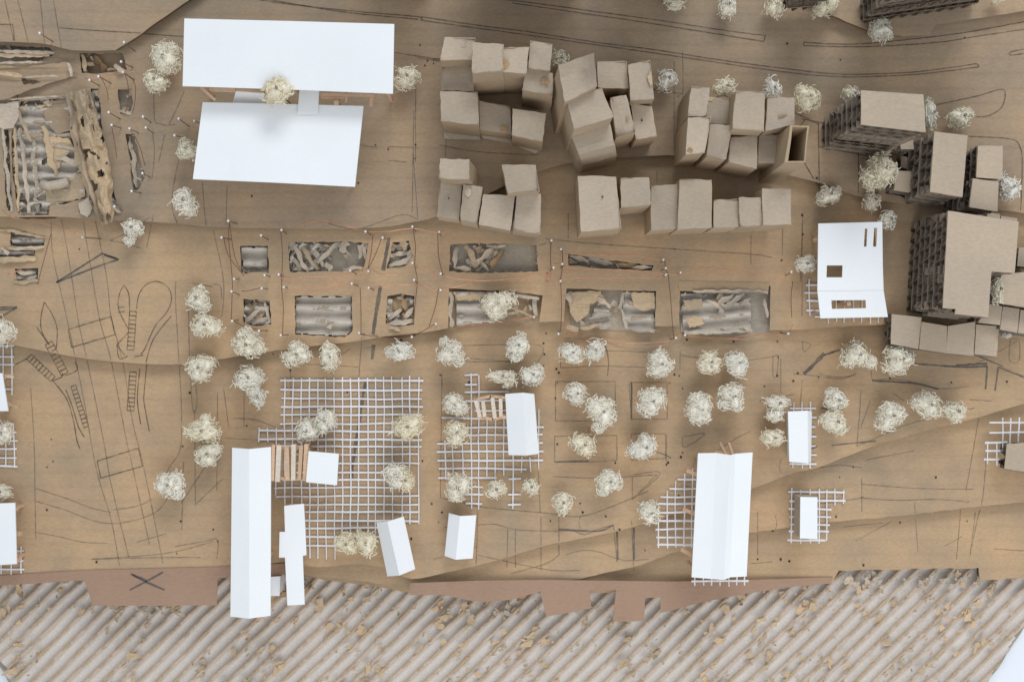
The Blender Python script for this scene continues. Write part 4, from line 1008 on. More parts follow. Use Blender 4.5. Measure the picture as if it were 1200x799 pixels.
for p in (post(338, 598, 50, 30), post(352, 645, 50, 30), post(341, 702, 50, 0), post(352, 702, 50, 0)): m = MB(); stick(m, p[0], p[1], 3, 3); m.build('stick', WOOD, b4)
b5 = thing('white_annex', 'small white card square between the longest roof and the cross-shaped card', 'white building', (322, 686, 20), 'white card buildings')
m = MB(); slab(m, [(310, 676), (328.5, 675), (327.6, 698), (310, 698)], 36, 1.2); m.build('roof', WHITE, b5)
m = MB(); slab(m, [(312, 678), (327, 677), (326, 697), (312, 697)], 34.6, 24); m.build('walls', WHITE, b5)
m = MB(); slab(m, [(330, 693.5, 18), (336, 693, 18), (336, 699, 18), (330, 700, 18)], 18, 6); tag(m.build('wood_offcut', STAIN), 'small brown wood offcut at the foot of the cross-shaped card', 'wood offcut')
# pergola with its own little roof
pg = thing('pergola', 'pergola of upright wood sticks between the longest roof and the big mesh', 'pergola', (338, 543, 30), 'wood stick frames')
for i, (xa, xb, y0, y1, w) in enumerate([(321, 320, 521, 563, 3.5), (327.5, 325.5, 521, 564, 5.2), (336.5, 337.5, 523, 562, 4.6), (344.5, 344, 520.5, 562.5, 4.8), (353.5, 351, 522, 562.5, 4.0), (359.5, 357.5, 520, 563, 4.6)]):
    m = MB(); stick(m, (xa, y0, 58), (xb, y1, 58), w, 4); m.build('slat', WOODP if i in (1, 3) else WOOD, pg)
for y in (525, 560): m = MB(); stick(m, (318, y, 54), (362, y, 54), 3, 3); m.build('beam', WOOD, pg)
for (x, y) in ((320, 526), (358, 526), (320, 559), (358, 559)): p = post(x, y, 53, 30); m = MB(); stick(m, p[0], p[1], 3, 3); m.build('post', WOOD, pg)
b6 = folded('white_pavilion', 'small white card square at the right end of the stick pergola', [[(361.6, 528.5, 62), (397, 531.5, 62)], [(358.6, 564.6, 62), (394.7, 568.5, 62)]], 30, [post(392, 536, 60, 30), post(390, 564, 60, 30), post(364, 533, 60, 30), post(362, 561, 60, 30)])
folded('white_building', 'slanted white gabled roof standing on the lower right of the big mesh', [[(441, 612, 46), (454, 675, 46)], [(454, 611, 60), (468, 674, 60)], [(473, 605, 48), (486.5, 666.5, 48)]], 30, [post(446, 618, 44, 30), post(457, 668, 44, 30), post(469, 611, 46, 30), post(481, 662, 46, 30)])
folded('white_building', 'small white gabled roof alone below the stepped mesh', [[(526, 601, 42), (521, 651, 42)], [(539, 604.5, 50), (534, 655.5, 50)], [(558, 603.5, 43), (554, 654, 43)]], 30, [post(530, 606, 40, 30), post(526, 648, 40, 30), post(553, 608, 40, 30), post(550, 650, 40, 30)])
b9 = folded('white_building', 'white gabled roof beside the ladder of wood sticks', [[(592, 461.5, 54), (596, 533, 54)], [(613, 460, 62), (616.5, 533.5, 62)], [(626, 461.5, 52), (631.5, 531.5, 52)]], 30,
            [post(596, 466, 50, 30), post(600, 528, 50, 30), post(622, 466, 50, 30), post(627, 527, 50, 30)])
pl = thing('stick_ladder', 'ladder frame of pale wood sticks left of the white gabled roof', 'stick frame', (574, 478, 30), 'wood stick frames')
for i, (a, b_, w) in enumerate([((555, 468.6), (575, 464), 3.0), ((574, 464), (593, 466), 3.0), ((559, 487.5), (578, 491.5), 3.2), ((577, 491.5), (593, 488), 3.0), ((557.5, 469), (562.6, 489), 4.2), ((566, 470), (568, 488), 4.0), ((577, 466), (580, 490), 4.2), ((586.6, 467), (587, 488), 4.0)]):
    m = MB(); stick(m, (a[0], a[1], 52 if i < 4 else 54.5), (b_[0], b_[1], 52 if i < 4 else 54.5), w, 2.6); m.build('rung' if i > 3 else 'beam', WOODP if i > 3 else WOOD, pl)
for (x, y) in ((557, 469), (590, 467), (561, 487), (590, 487)): p = post(x, y, 51, 30); m = MB(); stick(m, p[0], p[1], 2.4, 2.4); m.build('post', WOOD, pl)
folded('white_building', 'biggest folded white roof on wood sticks, at lower right by the water', [[(818, 531, 62), (810.5, 676, 62)], [(839, 530.5, 66), (833, 678, 66)], [(856, 533, 71), (848.5, 679, 71)], [(862, 531.5, 66), (856, 676, 66)], [(882, 530, 64), (875, 675, 64)]], 20,
       [((805, 551, 42), (818, 556.5, 46), 4), ((800.5, 596.5, 42), (815, 602, 46), 4), ((798, 643, 42), (813, 651, 46), 4.5), ((838, 529, 50), (866, 535, 50), 2.6), ((844, 519, 40), (852, 535, 56), 2.6), ((854, 519, 44), (859, 534, 56), 2.6), post(822, 540, 58, 30), post(876, 540, 58, 30), post(815, 668, 58, 20), post(870, 668, 58, 20)])
m_b = folded('white_building', 'small white roof with one sloped side on the narrow mesh', [[(923.5, 482, 52), (925, 541, 52)], [(946.5, 481, 53), (947, 542.5, 53)], [(951.5, 482, 45), (950.5, 540.5, 45)]], 30,
       wall=([(926, 485), (949, 484), (948, 538), (927, 537)], 44))
folded('white_building', 'small flat white-topped box with grey sides on the loose-cornered mesh', [[(938, 582, 46), (958, 582.5, 46)], [(937.5, 630.5, 46), (958, 631.5, 46)]], 20, wall=([(938.5, 583), (957.5, 583.5), (957.5, 630), (938, 629.5)], 44.4, TORNG))
SW = [[(959, 262, 76), (1033.5, 260, 76)], [(958, 341, 70), (1035.5, 340, 70)], [(962, 373, 76), (1040, 371.5, 76)]]
def sheet(label):
    r = thing('white_building', label, 'white building', (998, 318, 40), 'white card buildings')
    up = [(959, 262), (1034, 260), (1034.5, 310), (1035.5, 340), (958, 341)]
    m = MB(); slab(m, [(x, y, 76 - 6 * (y - 261) / 79) for x, y in up], 76, 1.2,
                   [[(x, y, 76 - 6 * (y - 261) / 79) for x, y in h] for h in ([(969, 311), (987.5, 311), (987, 325), (968.5, 325)], [(1013.5, 268), (1016.5, 268), (1015.5, 289), (1012.5, 289)], [(1024.5, 267), (1028, 267), (1027, 289), (1023, 289)])]); m.build('roof_panel', WHITE, r)
    lo_ = [(958, 341.2), (1035.5, 340.2), (1040.5, 371.5), (961.5, 373)]
    m = MB(); slab(m, [(x, y, 70 + 6 * (y - 340) / 32) for x, y in lo_], 70, 1.2, [[(x, y, 70 + 6 * (y - 340) / 32) for x, y in [(974, 352), (1014.5, 351.5), (1015, 361), (975, 362)]]]); m.build('roof_panel', WHITE, r)
    for a, b_, w in (post(964, 270, 72, 40), post(1028, 296, 72, 40), post(966, 366, 72, 40), post(1032, 365, 72, 40), post(995, 356, 69, 40, 4), ((953, 282, 58), (966, 278, 58), 4), ((972, 363, 60), (1030, 362, 60), 3), ((1012, 262, 60), (1014, 292, 60), 3), ((1026, 262, 60), (1027, 292, 60), 3)):
        m = MB(); stick(m, a, b_, w, w); m.build('stick', WOOD, r)
sheet('white folded sheet with cut out windows and slits, left of the L-shaped block')
folded('white_building', 'white roof cut off by the left edge above the shore strip', [[(-40, 591, 56), (17.5, 589, 56)], [(-40, 664, 56), (19.5, 660.5, 56)]], 30,
       [((10, 596, 46), (20.5, 596, 46), 3.6), ((8, 625, 46), (25, 625, 46), 4.6), ((8, 657, 46), (23, 655, 46), 4.2), post(12, 597, 54, 30), post(14, 655, 54, 30)])
folded('white_building', 'white slanted card cut off by the left edge beside the upper mesh', [[(-40, 440, 52), (2.5, 437, 52)], [(-40, 482, 58), (9.5, 481.5, 58)]], 30,
       [((-2, 440, 42), (16, 440, 42), 2.6), ((4, 470, 44), (22.5, 477.5, 44), 3.0), post(-6, 444, 50, 30), post(0, 476, 52, 30)])

# ------------------------------------------------------------------ trees of wood wool on pins
def crown_mesh(name, blobs, cream, seed, dens=1.0):
    rng = np.random.default_rng(seed); V = []; F = []; base = 0
    for (cx, cy, cz, rx, ry, rz) in blobs:
        r = (rx + ry) / 2; n = int((95 + 0.95 * r * r) * dens); T = 7
        d = rng.normal(size=(n, 3)); d /= np.linalg.norm(d, axis=1, keepdims=True)
        rad = rng.uniform(0.66, 1.0, (n, 1))
        p = d * rad
        tdir = np.cross(d, rng.normal(size=(n, 3))) + 0.25 * rng.normal(size=(n, 3)); tdir /= np.linalg.norm(tdir, axis=1, keepdims=True)
        ax = rng.normal(size=(n, 3)) + 1.4 * d * rng.choice([-1, 1], (n, 1)); ax /= np.linalg.norm(ax, axis=1, keepdims=True)
        ang = rng.uniform(0.10, 0.75, (n, 1)); step = rng.uniform(0.8, 1.9, (n, 1)) / r
        stray = rng.random((n, 1)) < 0.14
        pts = []
        for k in range(T):
            pts.append(p.copy())
            tdir = tdir * np.cos(ang) + np.cross(ax, tdir) * np.sin(ang) + ax * (np.sum(ax * tdir, axis=1, keepdims=True)) * (1 - np.cos(ang))
            tdir += 0.12 * rng.normal(size=(n, 3)); tdir /= np.linalg.norm(tdir, axis=1, keepdims=True)
            p = p + tdir * step
            ln = np.linalg.norm(p, axis=1, keepdims=True); lim = np.where(stray, 1.42, 1.03)
            p = np.where(ln > lim, p * (lim / ln), p)
        p1, p2, p3 = rng.uniform(0, 6.28, 3); a1, a2, a3 = rng.uniform(.06, .18), rng.uniform(.05, .17), rng.uniform(.03, .11)
        lumpf = lambda q: 1 + a1 * np.sin(2 * q + p1) + a2 * np.sin(3 * q + p2) + a3 * np.sin(5 * q + p3)
        lump = lumpf(np.arctan2(pts[0][:, 1], pts[0][:, 0]))[:, None]
        X = np.stack(pts, 1) * lump[:, :, None] * np.array([rx, ry, rz]) + np.array([cx, -cy, cz])
        w = rng.uniform(0.34, 0.68, (n, 1, 1)) * (1 - 0.35 * np.abs(np.linspace(-1, 1, T)) ** 3)[None, :, None]
        tg = np.gradient(X, axis=1); tg /= np.linalg.norm(tg, axis=2, keepdims=True) + 1e-9
        a = np.cross(tg, rng.normal(size=(n, 1, 3))); a /= np.linalg.norm(a, axis=2, keepdims=True) + 1e-9
        b2 = np.cross(tg, a)
        ring = [X + w * (a * math.cos(q) * 1.25 + b2 * math.sin(q) * 0.8) for q in (0, 2.1, 4.2)]
        vv = np.stack(ring, 2).reshape(-1, 3); V.append(vv)
        i = np.arange(n)[:, None, None] * (T * 3); k = np.arange(T - 1)[None, :, None] * 3; j = np.arange(3)[None, None, :]; j2 = (j + 1) % 3
        q4 = np.stack([i + k + j, i + k + j2, i + k + 3 + j2, i + k + 3 + j], -1).reshape(-1, 4) + base
        F.append(q4); base += len(vv)
        nu, nv = 14, 9  # inner core shell added to reflect light out between the fibres
        uu, vv_ = np.meshgrid(np.linspace(0, 2 * np.pi, nu, endpoint=False), np.linspace(0.02, np.pi - 0.02, nv), indexing='ij')
        dd = np.stack([np.cos(uu) * np.sin(vv_), np.sin(uu) * np.sin(vv_), np.cos(vv_)], -1).reshape(-1, 3)
        lf = lumpf(np.arctan2(dd[:, 1], dd[:, 0]))[:, None] * (0.80 + 0.08 * rng.normal(size=(len(dd), 1)))
        V.append(dd * lf * np.array([rx, ry, rz]) + np.array([cx, -cy, cz]))
        ii, jj = np.meshgrid(np.arange(nu), np.arange(nv - 1), indexing='ij')
        F.append(np.stack([ii * nv + jj, ii * nv + jj + 1, (ii + 1) % nu * nv + jj + 1, (ii + 1) % nu * nv + jj], -1).reshape(-1, 4) + base); base += nu * nv
    V = np.concatenate(V) * S; F = np.concatenate(F)
    me = bpy.data.meshes.new(name); me.vertices.add(len(V)); me.vertices.foreach_set('co', V.astype(np.float32).ravel())
    me.loops.add(F.size); me.loops.foreach_set('vertex_index', F.astype(np.int32).ravel())
    me.polygons.add(len(F)); me.polygons.foreach_set('loop_start', np.arange(0, F.size, 4, dtype=np.int32)); me.polygons.foreach_set('loop_total', np.full(len(F), 4, dtype=np.int32))
    me.update(); me.validate(); me.materials.append(FIBRE); return me


TREES = [  # px, py, rx, ry, cream 0..1, extra lobes, label
 (194, 70, 17, 18, .6, [(6, -10, .6)], 'wide curled tree touching the left side of the upper big roof'), (183, 96, 14, 13, .7, [], 'smaller tree tucked below the wide curled tree by the upper big roof'),
 (326, 107, 18, 16, .9, [], 'round cream tree in the gap between the two big white roofs'), (477, 92, 15, 13, .7, [], 'tree just right of the upper big roof'), (219, 176, 10, 13, .6, [], 'tree half hidden by the left side of the lower big roof'),
 (217, 237, 14, 16, .4, [(6, 6, .6)], 'tree below the lower left corner of the lower big roof'), (156, 268, 11, 11, .3, [(-4, 14, .5)], 'small drop-shaped tree at the foot of the peeled strip'),
 (232, 350, 14, 13, .5, [(6, 10, .6)], 'upper tree of the pair right of the pencilled railway loop'), (242, 381, 17, 15, .6, [], 'lower tree of the pair right of the pencilled railway loop'), (235, 431, 17, 16, .5, [], 'round tree on the step edge left of the pit rows'),
 (290, 404, 17, 14, .6, [(-2, -12, .6), (12, 4, .5)], 'ragged pointed tree below the lower left pit'), (293, 443, 17, 15, .3, [(4, 14, .5)], 'tree with two lobes left of the big mesh'), (302, 466, 9, 9, .2, [], 'tiny tree clinging below the two-lobed tree left of the big mesh'),
 (349, 416, 16, 13, .5, [(-2, -8, .6)], 'spiky tree below the striped pit'), (387, 419, 12, 15, .6, [(-2, -12, .45)], 'cone-shaped tree above the big mesh'), (239, 504, 20, 15, .8, [(2, -12, .4)], 'broad yellowish tree left of the big mesh, above its twin'),
 (245, 531, 16, 14, .5, [], 'round tree directly under the broad yellowish tree'), (200, 567, 16, 17, .3, [(8, 10, .5)], 'lone tree left of the longest white roof'), (360, 505, 14, 13, .2, [], 'lower lobe tree of the leaning pair above the stick pergola'), (381, 493, 13, 14, .3, [], 'upper tree of the leaning pair above the stick pergola'),
 (478, 500, 18, 15, 1.0, [], 'bright yellowish tree at the right edge of the big mesh'), (464, 557, 15, 14, .3, [], 'white tree on the big mesh above the slanted gabled roof'), (475, 562, 10, 14, .9, [], 'cream tree half behind the white one on the big mesh'), (406, 636, 15, 12, .9, [], 'left tree of the cream pair at the foot of the big mesh'), (429, 636, 13, 14, .9, [], 'right tree of the cream pair at the foot of the big mesh'),
 (468, 412, 17, 10, .2, [], 'flat oblong tree above the upper right corner of the big mesh'), (529, 413, 14, 16, .4, [(-8, -12, .4), (8, 10, .4)], 'twisted tree with a tail below the open pit with a tree'), (607, 405, 14, 14, .3, [(-3, 12, .5)], 'heart-shaped tree in the plot below the middle pits'),
 (588, 441, 16, 8, .5, [(8, 6, .6)], 'flattened bow tree above the white roof with the ladder'), (624, 439, 13, 13, .2, [], 'round white tree above the right corner of the roof with the ladder'), (533, 474, 14, 13, .3, [(8, 3, .5)], 'tree with a side tuft left of the stick ladder'), (535, 507, 15, 14, .7, [], 'round tree on the upper left of the stepped mesh'),
 (583, 357, 20, 17, .6, [], 'large round tree growing out of the open pit'), (536, 571, 15, 16, .5, [], 'spiky tree at the lower left corner of the stepped mesh'), (581, 573, 12, 10, .6, [], 'small tree below the middle of the stepped mesh'), (622, 570, 9, 9, .6, [], 'smallest tree below the right end of the stepped mesh'),
 (670, 414, 15, 11, .2, [], 'left tree of the touching pair in the plot right of the heart-shaped tree'), (697, 411, 12, 12, .2, [], 'right tree of the touching pair in the plot right of the heart-shaped tree'), (675, 461, 13, 13, .3, [], 'small tree joined to the biggest tree in the middle plots'), (705, 482, 19, 18, .4, [(-4, 18, .35)], 'biggest tree in the middle plots, with a small tail'),
 (684, 521, 15, 13, .8, [], 'yellowish round tree below the biggest tree of the middle plots'), (714, 564, 15, 14, .4, [(-7, 10, .5)], 'hooked tree with a notch, below the middle plots'), (659, 588, 12, 11, .7, [(0, 10, .45)], 'small tree lowest of the middle plots'), (755, 524, 15, 14, .2, [(-10, 2, .6)], 'three-lobed white tree in the plot above the triangle drawing'),
 (763, 470, 18, 17, .3, [], 'large round tree in the square plot right of the biggest tree'), (773, 427, 16, 16, .3, [], 'round tree directly above the square plot'), (831, 425, 15, 13, .7, [], 'cream left tree of the pair below the rightmost pit'), (863, 426, 15, 14, .2, [], 'white right tree of the pair below the rightmost pit'),
 (819, 480, 17, 18, .3, [(-3, -10, .6)], 'tall triangular tree above the biggest folded roof'), (857, 464, 17, 15, .3, [(-8, 8, .5)], 'rolled tree with loose ends above the biggest folded roof'), (911, 472, 13, 9, .3, [(-3, 14, .8)], 'brushed zigzag tree left of the small sloped roof'), (905, 513, 13, 11, .7, [], 'small cream tree under the zigzag tree'),
 (979, 469, 14, 12, .3, [(-6, -8, .5)], 'upper tree of the stacked pair right of the small sloped roof'), (977, 494, 16, 14, .6, [], 'lower tree of the stacked pair right of the small sloped roof'), (1003, 416, 16, 16, .5, [(16, 8, .5)], 'tree with a curled arm below the white sheet with windows'), (1052, 421, 19, 17, .5, [], 'big round tree below the leftmost tile of the row'),
 (1042, 487, 17, 17, .4, [], 'round tree with a wrapped band, right of the stacked pair'), (1085, 474, 18, 15, .5, [], 'broad left tree of the pair on the lower right slope'), (1118, 482, 13, 13, .6, [], 'smaller right tree of the pair on the lower right slope'), (761, 600, 14, 12, .4, [], 'tree at the tip of the triangular mesh'),
 (970, 230, 13, 11, .5, [(8, -5, .5)], 'tree above the white sheet, left of the shaggy pair'), (1040, 258, 10, 10, .3, [], 'small tree at the top right corner of the white sheet'), (943, 310, 11, 9, .3, [(5, -6, .5)], 'small looped tree left of the white sheet with windows'), (1032, 200, 20, 20, .8, [(-10, 10, .7)], 'large shaggy tree below the tall block'), (1022, 236, 10, 11, .6, [], 'small shaggy tree hanging below the large shaggy one'),
 (1182, 221, 12, 13, .1, [], 'white tree right of the two touching blocks'), (1125, 138, 15, 11, .7, [], 'splayed tree right of the tall block, near the loop drawing'), (1090, 134, 8, 15, .4, [], 'tree half hidden behind the right side of the tall block'), (945, 116, 16, 16, .9, [], 'round yellowish tree right of the right ring of houses'), (998, 112, 10, 11, .7, [], 'tree half hidden behind the top left of the tall block'),
 (905, 105, 11, 11, .1, [], 'bright white tree behind the back row of the right ring'), (849, 104, 15, 10, .8, [], 'yellowish tree behind the torn-cornered house of the right ring'), (782, 94, 11, 12, .2, [], 'tree right of the house with the bitten edge'), (657, 70, 9, 9, .7, [], 'tree half hidden behind the dished roof'), (1032, 35, 13, 15, .3, [], 'tree in front of the long dark block at the top edge'),
 (965, 8, 15, 13, .8, [], 'cream tree at the top edge left of the long dark block'), (908, 9, 10, 12, .8, [], 'narrow cream tree at the top edge, second of the row'), (852, 8, 11, 13, .4, [], 'greyish tree at the top edge between its two neighbours'), (790, 3, 12, 9, .6, [], 'leftmost tree at the top edge'), (1168, 340, 6, 14, .6, [], 'squeezed tree in the notch of the L-shaped block'),
 (4, 389, 13, 15, .4, [], 'tree cut by the left edge above the upper mesh'), (4, 507, 10, 13, .4, [], 'tree cut by the left edge on the middle mesh'), (2, 576, 12, 8, .5, [], 'thin tree cut by the left edge above the cut-off white roof'), (1169, -2, 8, 5, .9, [], 'yellowish tree tip at the top edge right of the long dark block'), (1180, 392, 4, 3, .1, [], 'tiny white tuft below the square tile at right')]
HT = {(1090, 134): 20, (998, 112): 22, (1168, 340): 50}
for i, (px, py, rx, ry, cream, lobes, lb) in enumerate(TREES):
    zg = ground(px, py + 4); r0 = (rx + ry) / 2
    if (px, py) == (583, 357): zg = 32
    zc = zg + max(6, r0 * 0.95) + 7
    if (px, py) == (326, 107): zc = 112
    if (px, py) == (1168, 340): zc = 92
    if (px, py) == (849, 104): zc = 84
    if (px, py) in ((326, 107), (1168, 340), (849, 104)): zc = zg + (zc - zg) * ZS
    zv = zg + (zc - zg) / ZS; k = (H - zv) / (H - zg)
    gx, gy = CX + (px - CX) * k, CY + (py - CY) * k
    root = thing('wood_wool_tree', lb, 'tree', (gx, gy, zg), 'trees of pale wood wool')
    kk = (H - zv) / H
    blobs = [(0, 0, zc - zg, rx * kk, ry * kk, max(4, r0 * .85))] + [(dx * kk, dy * kk, zc - zg + 1, r0 * f * kk, r0 * f * kk, r0 * f * .8) for dx, dy, f in lobes]
    c = bpy.data.objects.new('crown', crown_mesh('crown', blobs, cream, 100 + i)); C.objects.link(c); c.parent = root
    a, b_ = (0.985, 0.96, 0.895), (0.98, 0.905, 0.70); c.color = tuple(a[q] + (b_[q] - a[q]) * cream for q in range(3)) + (1,)
    m = MB(); w0 = W(gx, gy, zg); ht = zc - zg + r0 * 0.8
    tube(m, [w0, w0 + Vector((0.4 * S, 0.3 * S, ht * .5 * S)), w0 + Vector((1.2 * S, .8 * S, ht * S))], 0.8, 6, True)
    tube(m, [w0 + Vector((1.2 * S, .8 * S, (ht - .5) * S)), w0 + Vector((1.25 * S, .82 * S, (ht + 1.2) * S))], 1.5, 8, True)
    m.build('trunk', STEEL, root, True)

# ------------------------------------------------------------------ pins and wires
proto = None
def pin(x, y, label, hgt=24):
    """(x, y): the head as seen."""
    global proto
    zg = ground(x, y); z = zg + hgt; k = (H - z) / (H - zg); gx, gy = CX + (x - CX) * k, CY + (y - CY) * k
    if proto is None:
        root = thing('pin', label, 'pin', (gx, gy, zg), 'pins holding the copper wire')
        m = MB(); b0 = root.location.copy(); tube(m, [b0 - Vector((0, 0, 2 * S)), b0 + Vector((0, 0, 24 * S))], 0.62, 6, True); m.build('shaft', STEEL, root, True)
        m = MB(); tube(m, [b0 + Vector((0, 0, q * S)) for q in (23.0, 23.05)], 1.0, 8, True)
        m = MB(); vs = []; fs = []; rr_ = 1.65
        for a in range(5):
            th = math.pi * a / 4
            for e in range(8):
                vs.append(b0 + Vector((rr_ * math.sin(th) * math.cos(e * math.pi / 4), rr_ * math.sin(th) * math.sin(e * math.pi / 4), 24 + rr_ * .75 * math.cos(th))) * S)
        for a in range(4):
            for e in range(8): fs.append((a * 8 + e, (a + 1) * 8 + e, (a + 1) * 8 + (e + 1) % 8, a * 8 + (e + 1) % 8))
        m.add(vs, fs); m.build('head', HEAD, root, True); proto = root; r = root
    else:
        r = proto.copy(); C.objects.link(r); r.location = W(gx, gy, zg); r['label'] = label
        for ch in proto.children:
            c = ch.copy(); C.objects.link(c); c.parent = r
    rnd = random.Random(int(x * 31 + y)); r.rotation_euler = (rnd.uniform(-.10, .10), rnd.uniform(-.10, .10), 0)
    r.scale = (1, 1, hgt / 24 * ZS)


PINS = [
 (262, 278, 'white-headed pin at the far left of the upper wire row'), (307, 278, 'pin at the top edge of the small upper left pit'), (269, 259, 'pin on the step edge above the far left of the wire row'), (329, 271, 'pin between the small upper left pit and the wide torn pit'), (272, 325, 'pin on the left thread, level with the gap between pit rows'),
 (309, 322, 'pin at the lower right corner of the small upper left pit'), (326, 322, 'pin at the lower left corner of the wide torn pit'), (306, 337, 'pin above the small lower left pit'), (330, 335, 'pin at the upper left corner of the striped pit'), (272, 344, 'pin on the left thread, upper left of the small lower left pit'),
 (271, 374, 'pin at the bottom of the left thread'), (306, 387, 'pin just below the small lower left pit'), (331, 392, 'pin at the lower left of the striped pit'), (413, 319, 'pin below the right end of the wide torn pit'), (430, 272, 'pin at the end of the arched wire above the wide torn pit'), (448, 277, 'pin left of the thick pencil stroke by the small torn pit'),
 (415, 333, 'pin at the upper right corner of the striped pit'), (429, 316, 'pin where two slanted threads meet right of the wide torn pit'), (434, 338, 'pin at the start of the wire crossing the lower pencil stroke'), (484, 268, 'pin above the small torn pit at its right'), (514, 273, 'pin left of the long pit with brown shreds'), (486, 310, 'pin right of the small torn pit, halfway down'),
 (486, 330, 'pin above the small lower torn pit'), (519, 322, 'pin at the lower left corner of the long pit with brown shreds'), (514, 338, 'pin at the upper left corner of the pit with the tree'), (509, 380, 'pin at the lower left of the pit with the tree'), (484, 393, 'pin on the step edge right of the small lower torn pit'), (423, 392, 'pin on the step edge right of the striped pit'),
 (646, 282, 'pin right of the long pit with brown shreds'), (659, 292, 'pin at the top left corner of the thin slit pit'), (646, 315, 'pin above the small wire loop'), (659, 312, 'pin at the lower left corner of the thin slit pit'), (657, 327, 'pin below the thin slit pit at left'), (657, 388, 'pin at the lower left corner of the shredded pit'), (627, 371, 'pin at the lower right corner of the pit with the tree'),
 (779, 305, 'pin at the right end of the thin slit pit'), (780, 315, 'pin just under the pin at the right end of the thin slit pit'), (783, 321, 'pin on the long copper wire left of the rightmost pit'), (800, 320, 'pin above the upper left corner of the rightmost pit'), (929, 321, 'pin left of the looped tree by the white sheet'), (805, 391, 'pin at the lower left corner of the rightmost pit'),
 (790, 397, 'pin below the pier left of the rightmost pit'), (923, 390, 'pin at the lower right of the rightmost pit'),
 (144, 71, 'pin right of the dark torn hole at upper left'), (146, 86, 'pin below the right end of the dark torn hole'), (118, 90, 'pin left of the upper short slot'), (104, 93, 'pin above the peeled strip'), (130, 144, 'pin below the upper short slot at left'), (129, 133, 'slanting pin just above the pin left of the short slot'), (166, 137, 'pin right of the gap between the two short slots'),
 (169, 150, 'pin under the pin right of the two short slots'), (212, 142, 'pin left of the ramp of the lower big roof'), (207, 156, 'pin above the tree half hidden by the lower big roof'), (151, 150, 'pin at the top of the lower short slot'), (165, 203, 'pin near the right side of the lower short slot'), (154, 222, 'pin at the foot of the lower short slot'), (131, 243, 'pin beside the foot of the peeled strip'), (228, 140, 'pin touching the left edge of the lower big roof'), (48, 40, 'pin on the highest step in the top left corner'), (146, 51, 'pin on the edge of the top left step'), (180, 91, 'pin stuck in the smaller tree by the upper big roof')]
for x, y, lb in PINS[:-1]: pin(x, y, lb)
pin(94, 274, 'long slanting pin between the pencilled rails near the top left', 46)


def wire(pts, lab, mat=COPPER, r=0.52, lift=12):
    P = catmull([(x, y, ground(x, y) + lift + 2.5 * math.sin(i * 2.1 + x)) for i, (x, y) in enumerate(pts)], 6)
    m = MB(); tube(m, P, r, 6); tag(m.build('copper_wire' if mat is COPPER else 'dark_thread', mat, smooth=True), lab, 'wire' if mat is COPPER else 'thread', 'copper wires strung over the pits' if mat is COPPER else 'dark threads between the pins')


wire([(351, 266), (362, 261), (385, 259), (412, 267), (430, 272)], 'arched copper wire above the wide torn pit')
wire([(430, 272), (458, 271), (484, 268), (514, 273), (531, 268)], 'copper wire from the arched one to the long pit with brown shreds')
wire([(326, 322), (340, 331), (376, 334), (412, 328), (429, 317)], 'sagging copper wire below the wide torn pit')
wire([(326, 323), (345, 325), (385, 324), (413, 319), (431, 315), (450, 322), (468, 322)], 'flatter copper wire just under the wide torn pit')
wire([(330, 335), (340, 340), (376, 340), (412, 335), (422, 337)], 'copper wire along the top of the striped pit')
wire([(486, 310), (497, 316), (519, 323), (535, 327), (570, 329), (603, 326), (631, 320)], 'copper wire drooping below the long pit with brown shreds')
wire([(434, 338), (452, 335), (486, 334), (497, 335), (509, 341), (514, 338), (530, 337), (556, 331)], 'copper wire crossing the lower pencil stroke to the pit with the tree')
wire([(648, 308), (656, 310), (663, 312), (668, 314), (722, 316), (752, 318), (783, 321), (800, 321), (816, 316), (826, 314), (838, 314), (870, 319), (890, 322), (902, 326)], 'longest copper wire running under the thin slit pit to the right')
wire([(909, 327), (920, 324), (929, 321)], 'short copper wire at the pin by the looped tree')
wire([(663, 297), (710, 299), (747, 300), (779, 306)], 'copper wire along the top of the thin slit pit')
wire([(657, 327), (687, 325), (730, 325), (779, 325)], 'straight copper wire below the thin slit pit')
wire([(531, 384), (560, 380), (595, 376), (627, 371)], 'copper wire along the foot of the pit with the tree', r=.5, lift=4)
wire([(805, 391), (810, 394), (835, 396), (860, 397), (878, 399)], 'copper wire along the foot of the rightmost pit', lift=6)
wire([(860, 395), (880, 392), (900, 391), (920, 394)], 'second copper wire at the right foot of the rightmost pit', lift=6)
wire([(923, 390), (927, 386), (929, 380)], 'bent copper end at the lower right of the rightmost pit')
wire([(663, 391), (700, 396), (740, 402), (780, 400), (790, 397), (805, 391)], 'thin copper wire below the shredded pit', r=.45, lift=4)
wire([(641, 325), (645, 319), (645, 327), (640, 330), (639, 323), (642, 319), (641, 330), (650, 335)], 'small copper wire loop right of the pit with the tree', r=.5)
wire([(100, 92), (112, 94), (130, 88), (146, 86), (158, 84)], 'copper wire below the dark torn hole', r=.45)
wire([(8, 322), (16, 319), (25, 316)], 'short bright copper end at the left edge above the lowest side pit', r=.7)
wire([(0, 244), (15, 255), (50, 262), (93, 274)], 'thin copper wire from the left edge to the long slanting pin', r=.4)
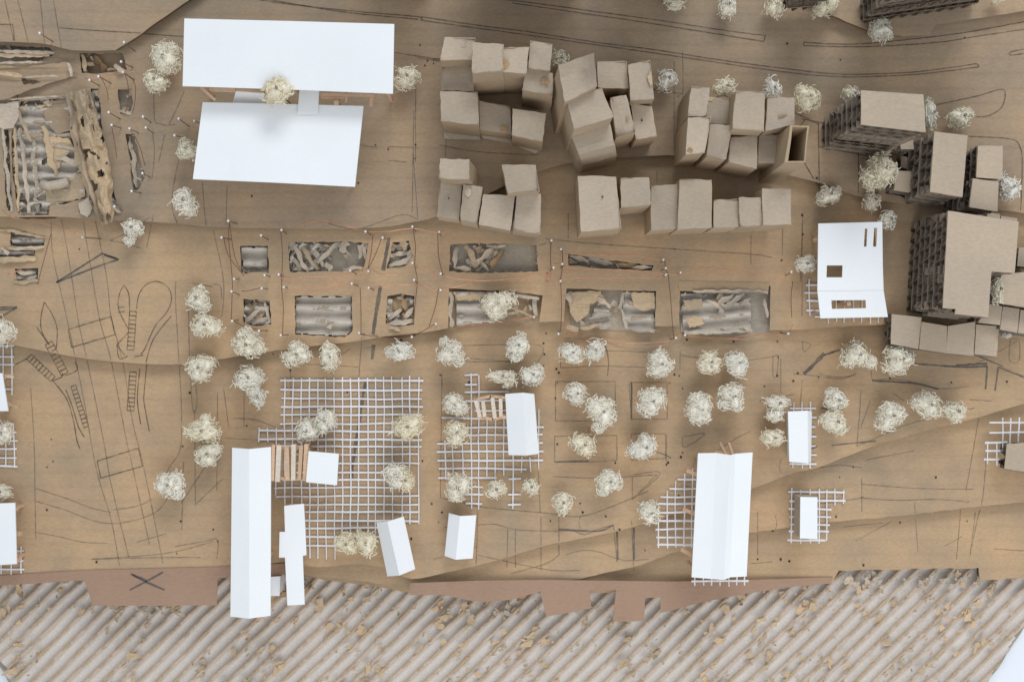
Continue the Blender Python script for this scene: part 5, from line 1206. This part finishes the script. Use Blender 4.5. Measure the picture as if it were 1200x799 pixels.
TH = [([(269, 259), (268, 280), (272, 325), (272, 344), (271, 374)], 'leftmost thread running down beside the small left pits'), ([(262, 278), (268, 300), (285, 322)], 'thread slanting from the far left pin to the small upper left pit'), ([(269, 262), (275, 300), (286, 324)], 'thread slanting from the step edge to the small upper left pit'),
      ([(329, 271), (331, 300), (330, 335), (332, 360), (331, 392)], 'thread down the left side of the wide torn and striped pits'), ([(271, 374), (285, 382), (306, 387)], 'thread below the small lower left pit'), ([(437, 275), (435, 295), (431, 316)], 'left one of the two slanted threads right of the wide torn pit'), ([(448, 277), (440, 298), (431, 316)], 'right one of the two slanted threads right of the wide torn pit'),
      ([(484, 268), (487, 290), (486, 310), (489, 330), (486, 360), (484, 393)], 'long thread right of the two small torn pits'), ([(513, 273), (514, 300), (519, 322)], 'thread left of the long pit with brown shreds'), ([(514, 338), (510, 360), (503, 382)], 'thread left of the pit with the tree'), ([(422, 337), (423, 365), (423, 392)], 'thread right of the striped pit'), ([(423, 392), (455, 395), (484, 393), (495, 388), (509, 380)], 'thread along the step edge below the small torn pits'),
      ([(659, 292), (659, 312), (657, 327)], 'short thread left of the thin slit pit'), ([(646, 282), (645, 300), (646, 315)], 'short thread right of the long pit with brown shreds'), ([(779, 305), (780, 315), (783, 321)], 'short thread at the right end of the thin slit pit'), ([(783, 321), (786, 350), (788, 380), (790, 397)], 'thread down the pier left of the rightmost pit'), ([(657, 327), (658, 360), (657, 388)], 'thread left of the shredded pit'),
      ([(929, 330), (927, 350), (928, 372)], 'thin thread right of the rightmost pit'), ([(146, 86), (150, 100), (150, 120), (147, 132)], 'left thread across the upper short slot'), ([(147, 87), (158, 98), (158, 120), (155, 133)], 'right thread across the upper short slot'), ([(130, 144), (134, 165), (137, 185)], 'thread below the pin left of the short slots'), ([(151, 150), (163, 170), (170, 195)], 'thread along the right side of the lower short slot'),
      ([(118, 90), (125, 105), (127, 118)], 'thread right of the peeled strip top'), ([(60, 273), (50, 310), (44, 333)], 'thread beside the small pits at the left edge'), ([(306, 337), (290, 341), (283, 341)], 'short curled thread above the small lower left pit')]
for p, lb in TH: wire(p, lb, THREAD, 0.42, 8)

# the boards, blocks and houses stand ZS times as high as they were laid out above; trees and pins keep their own build
done = set()
for o in list(C.objects):
    if o.type in ('CAMERA', 'LIGHT'): continue
    o.location.z *= ZS
    if o.type == 'MESH' and o.name.split('.')[0] not in ('crown', 'trunk', 'shaft', 'head') and o.data.name not in done:
        done.add(o.data.name)
        co = np.empty(len(o.data.vertices) * 3, dtype=np.float32); o.data.vertices.foreach_get('co', co)
        co[2::3] *= ZS; o.data.vertices.foreach_set('co', co); o.data.update()
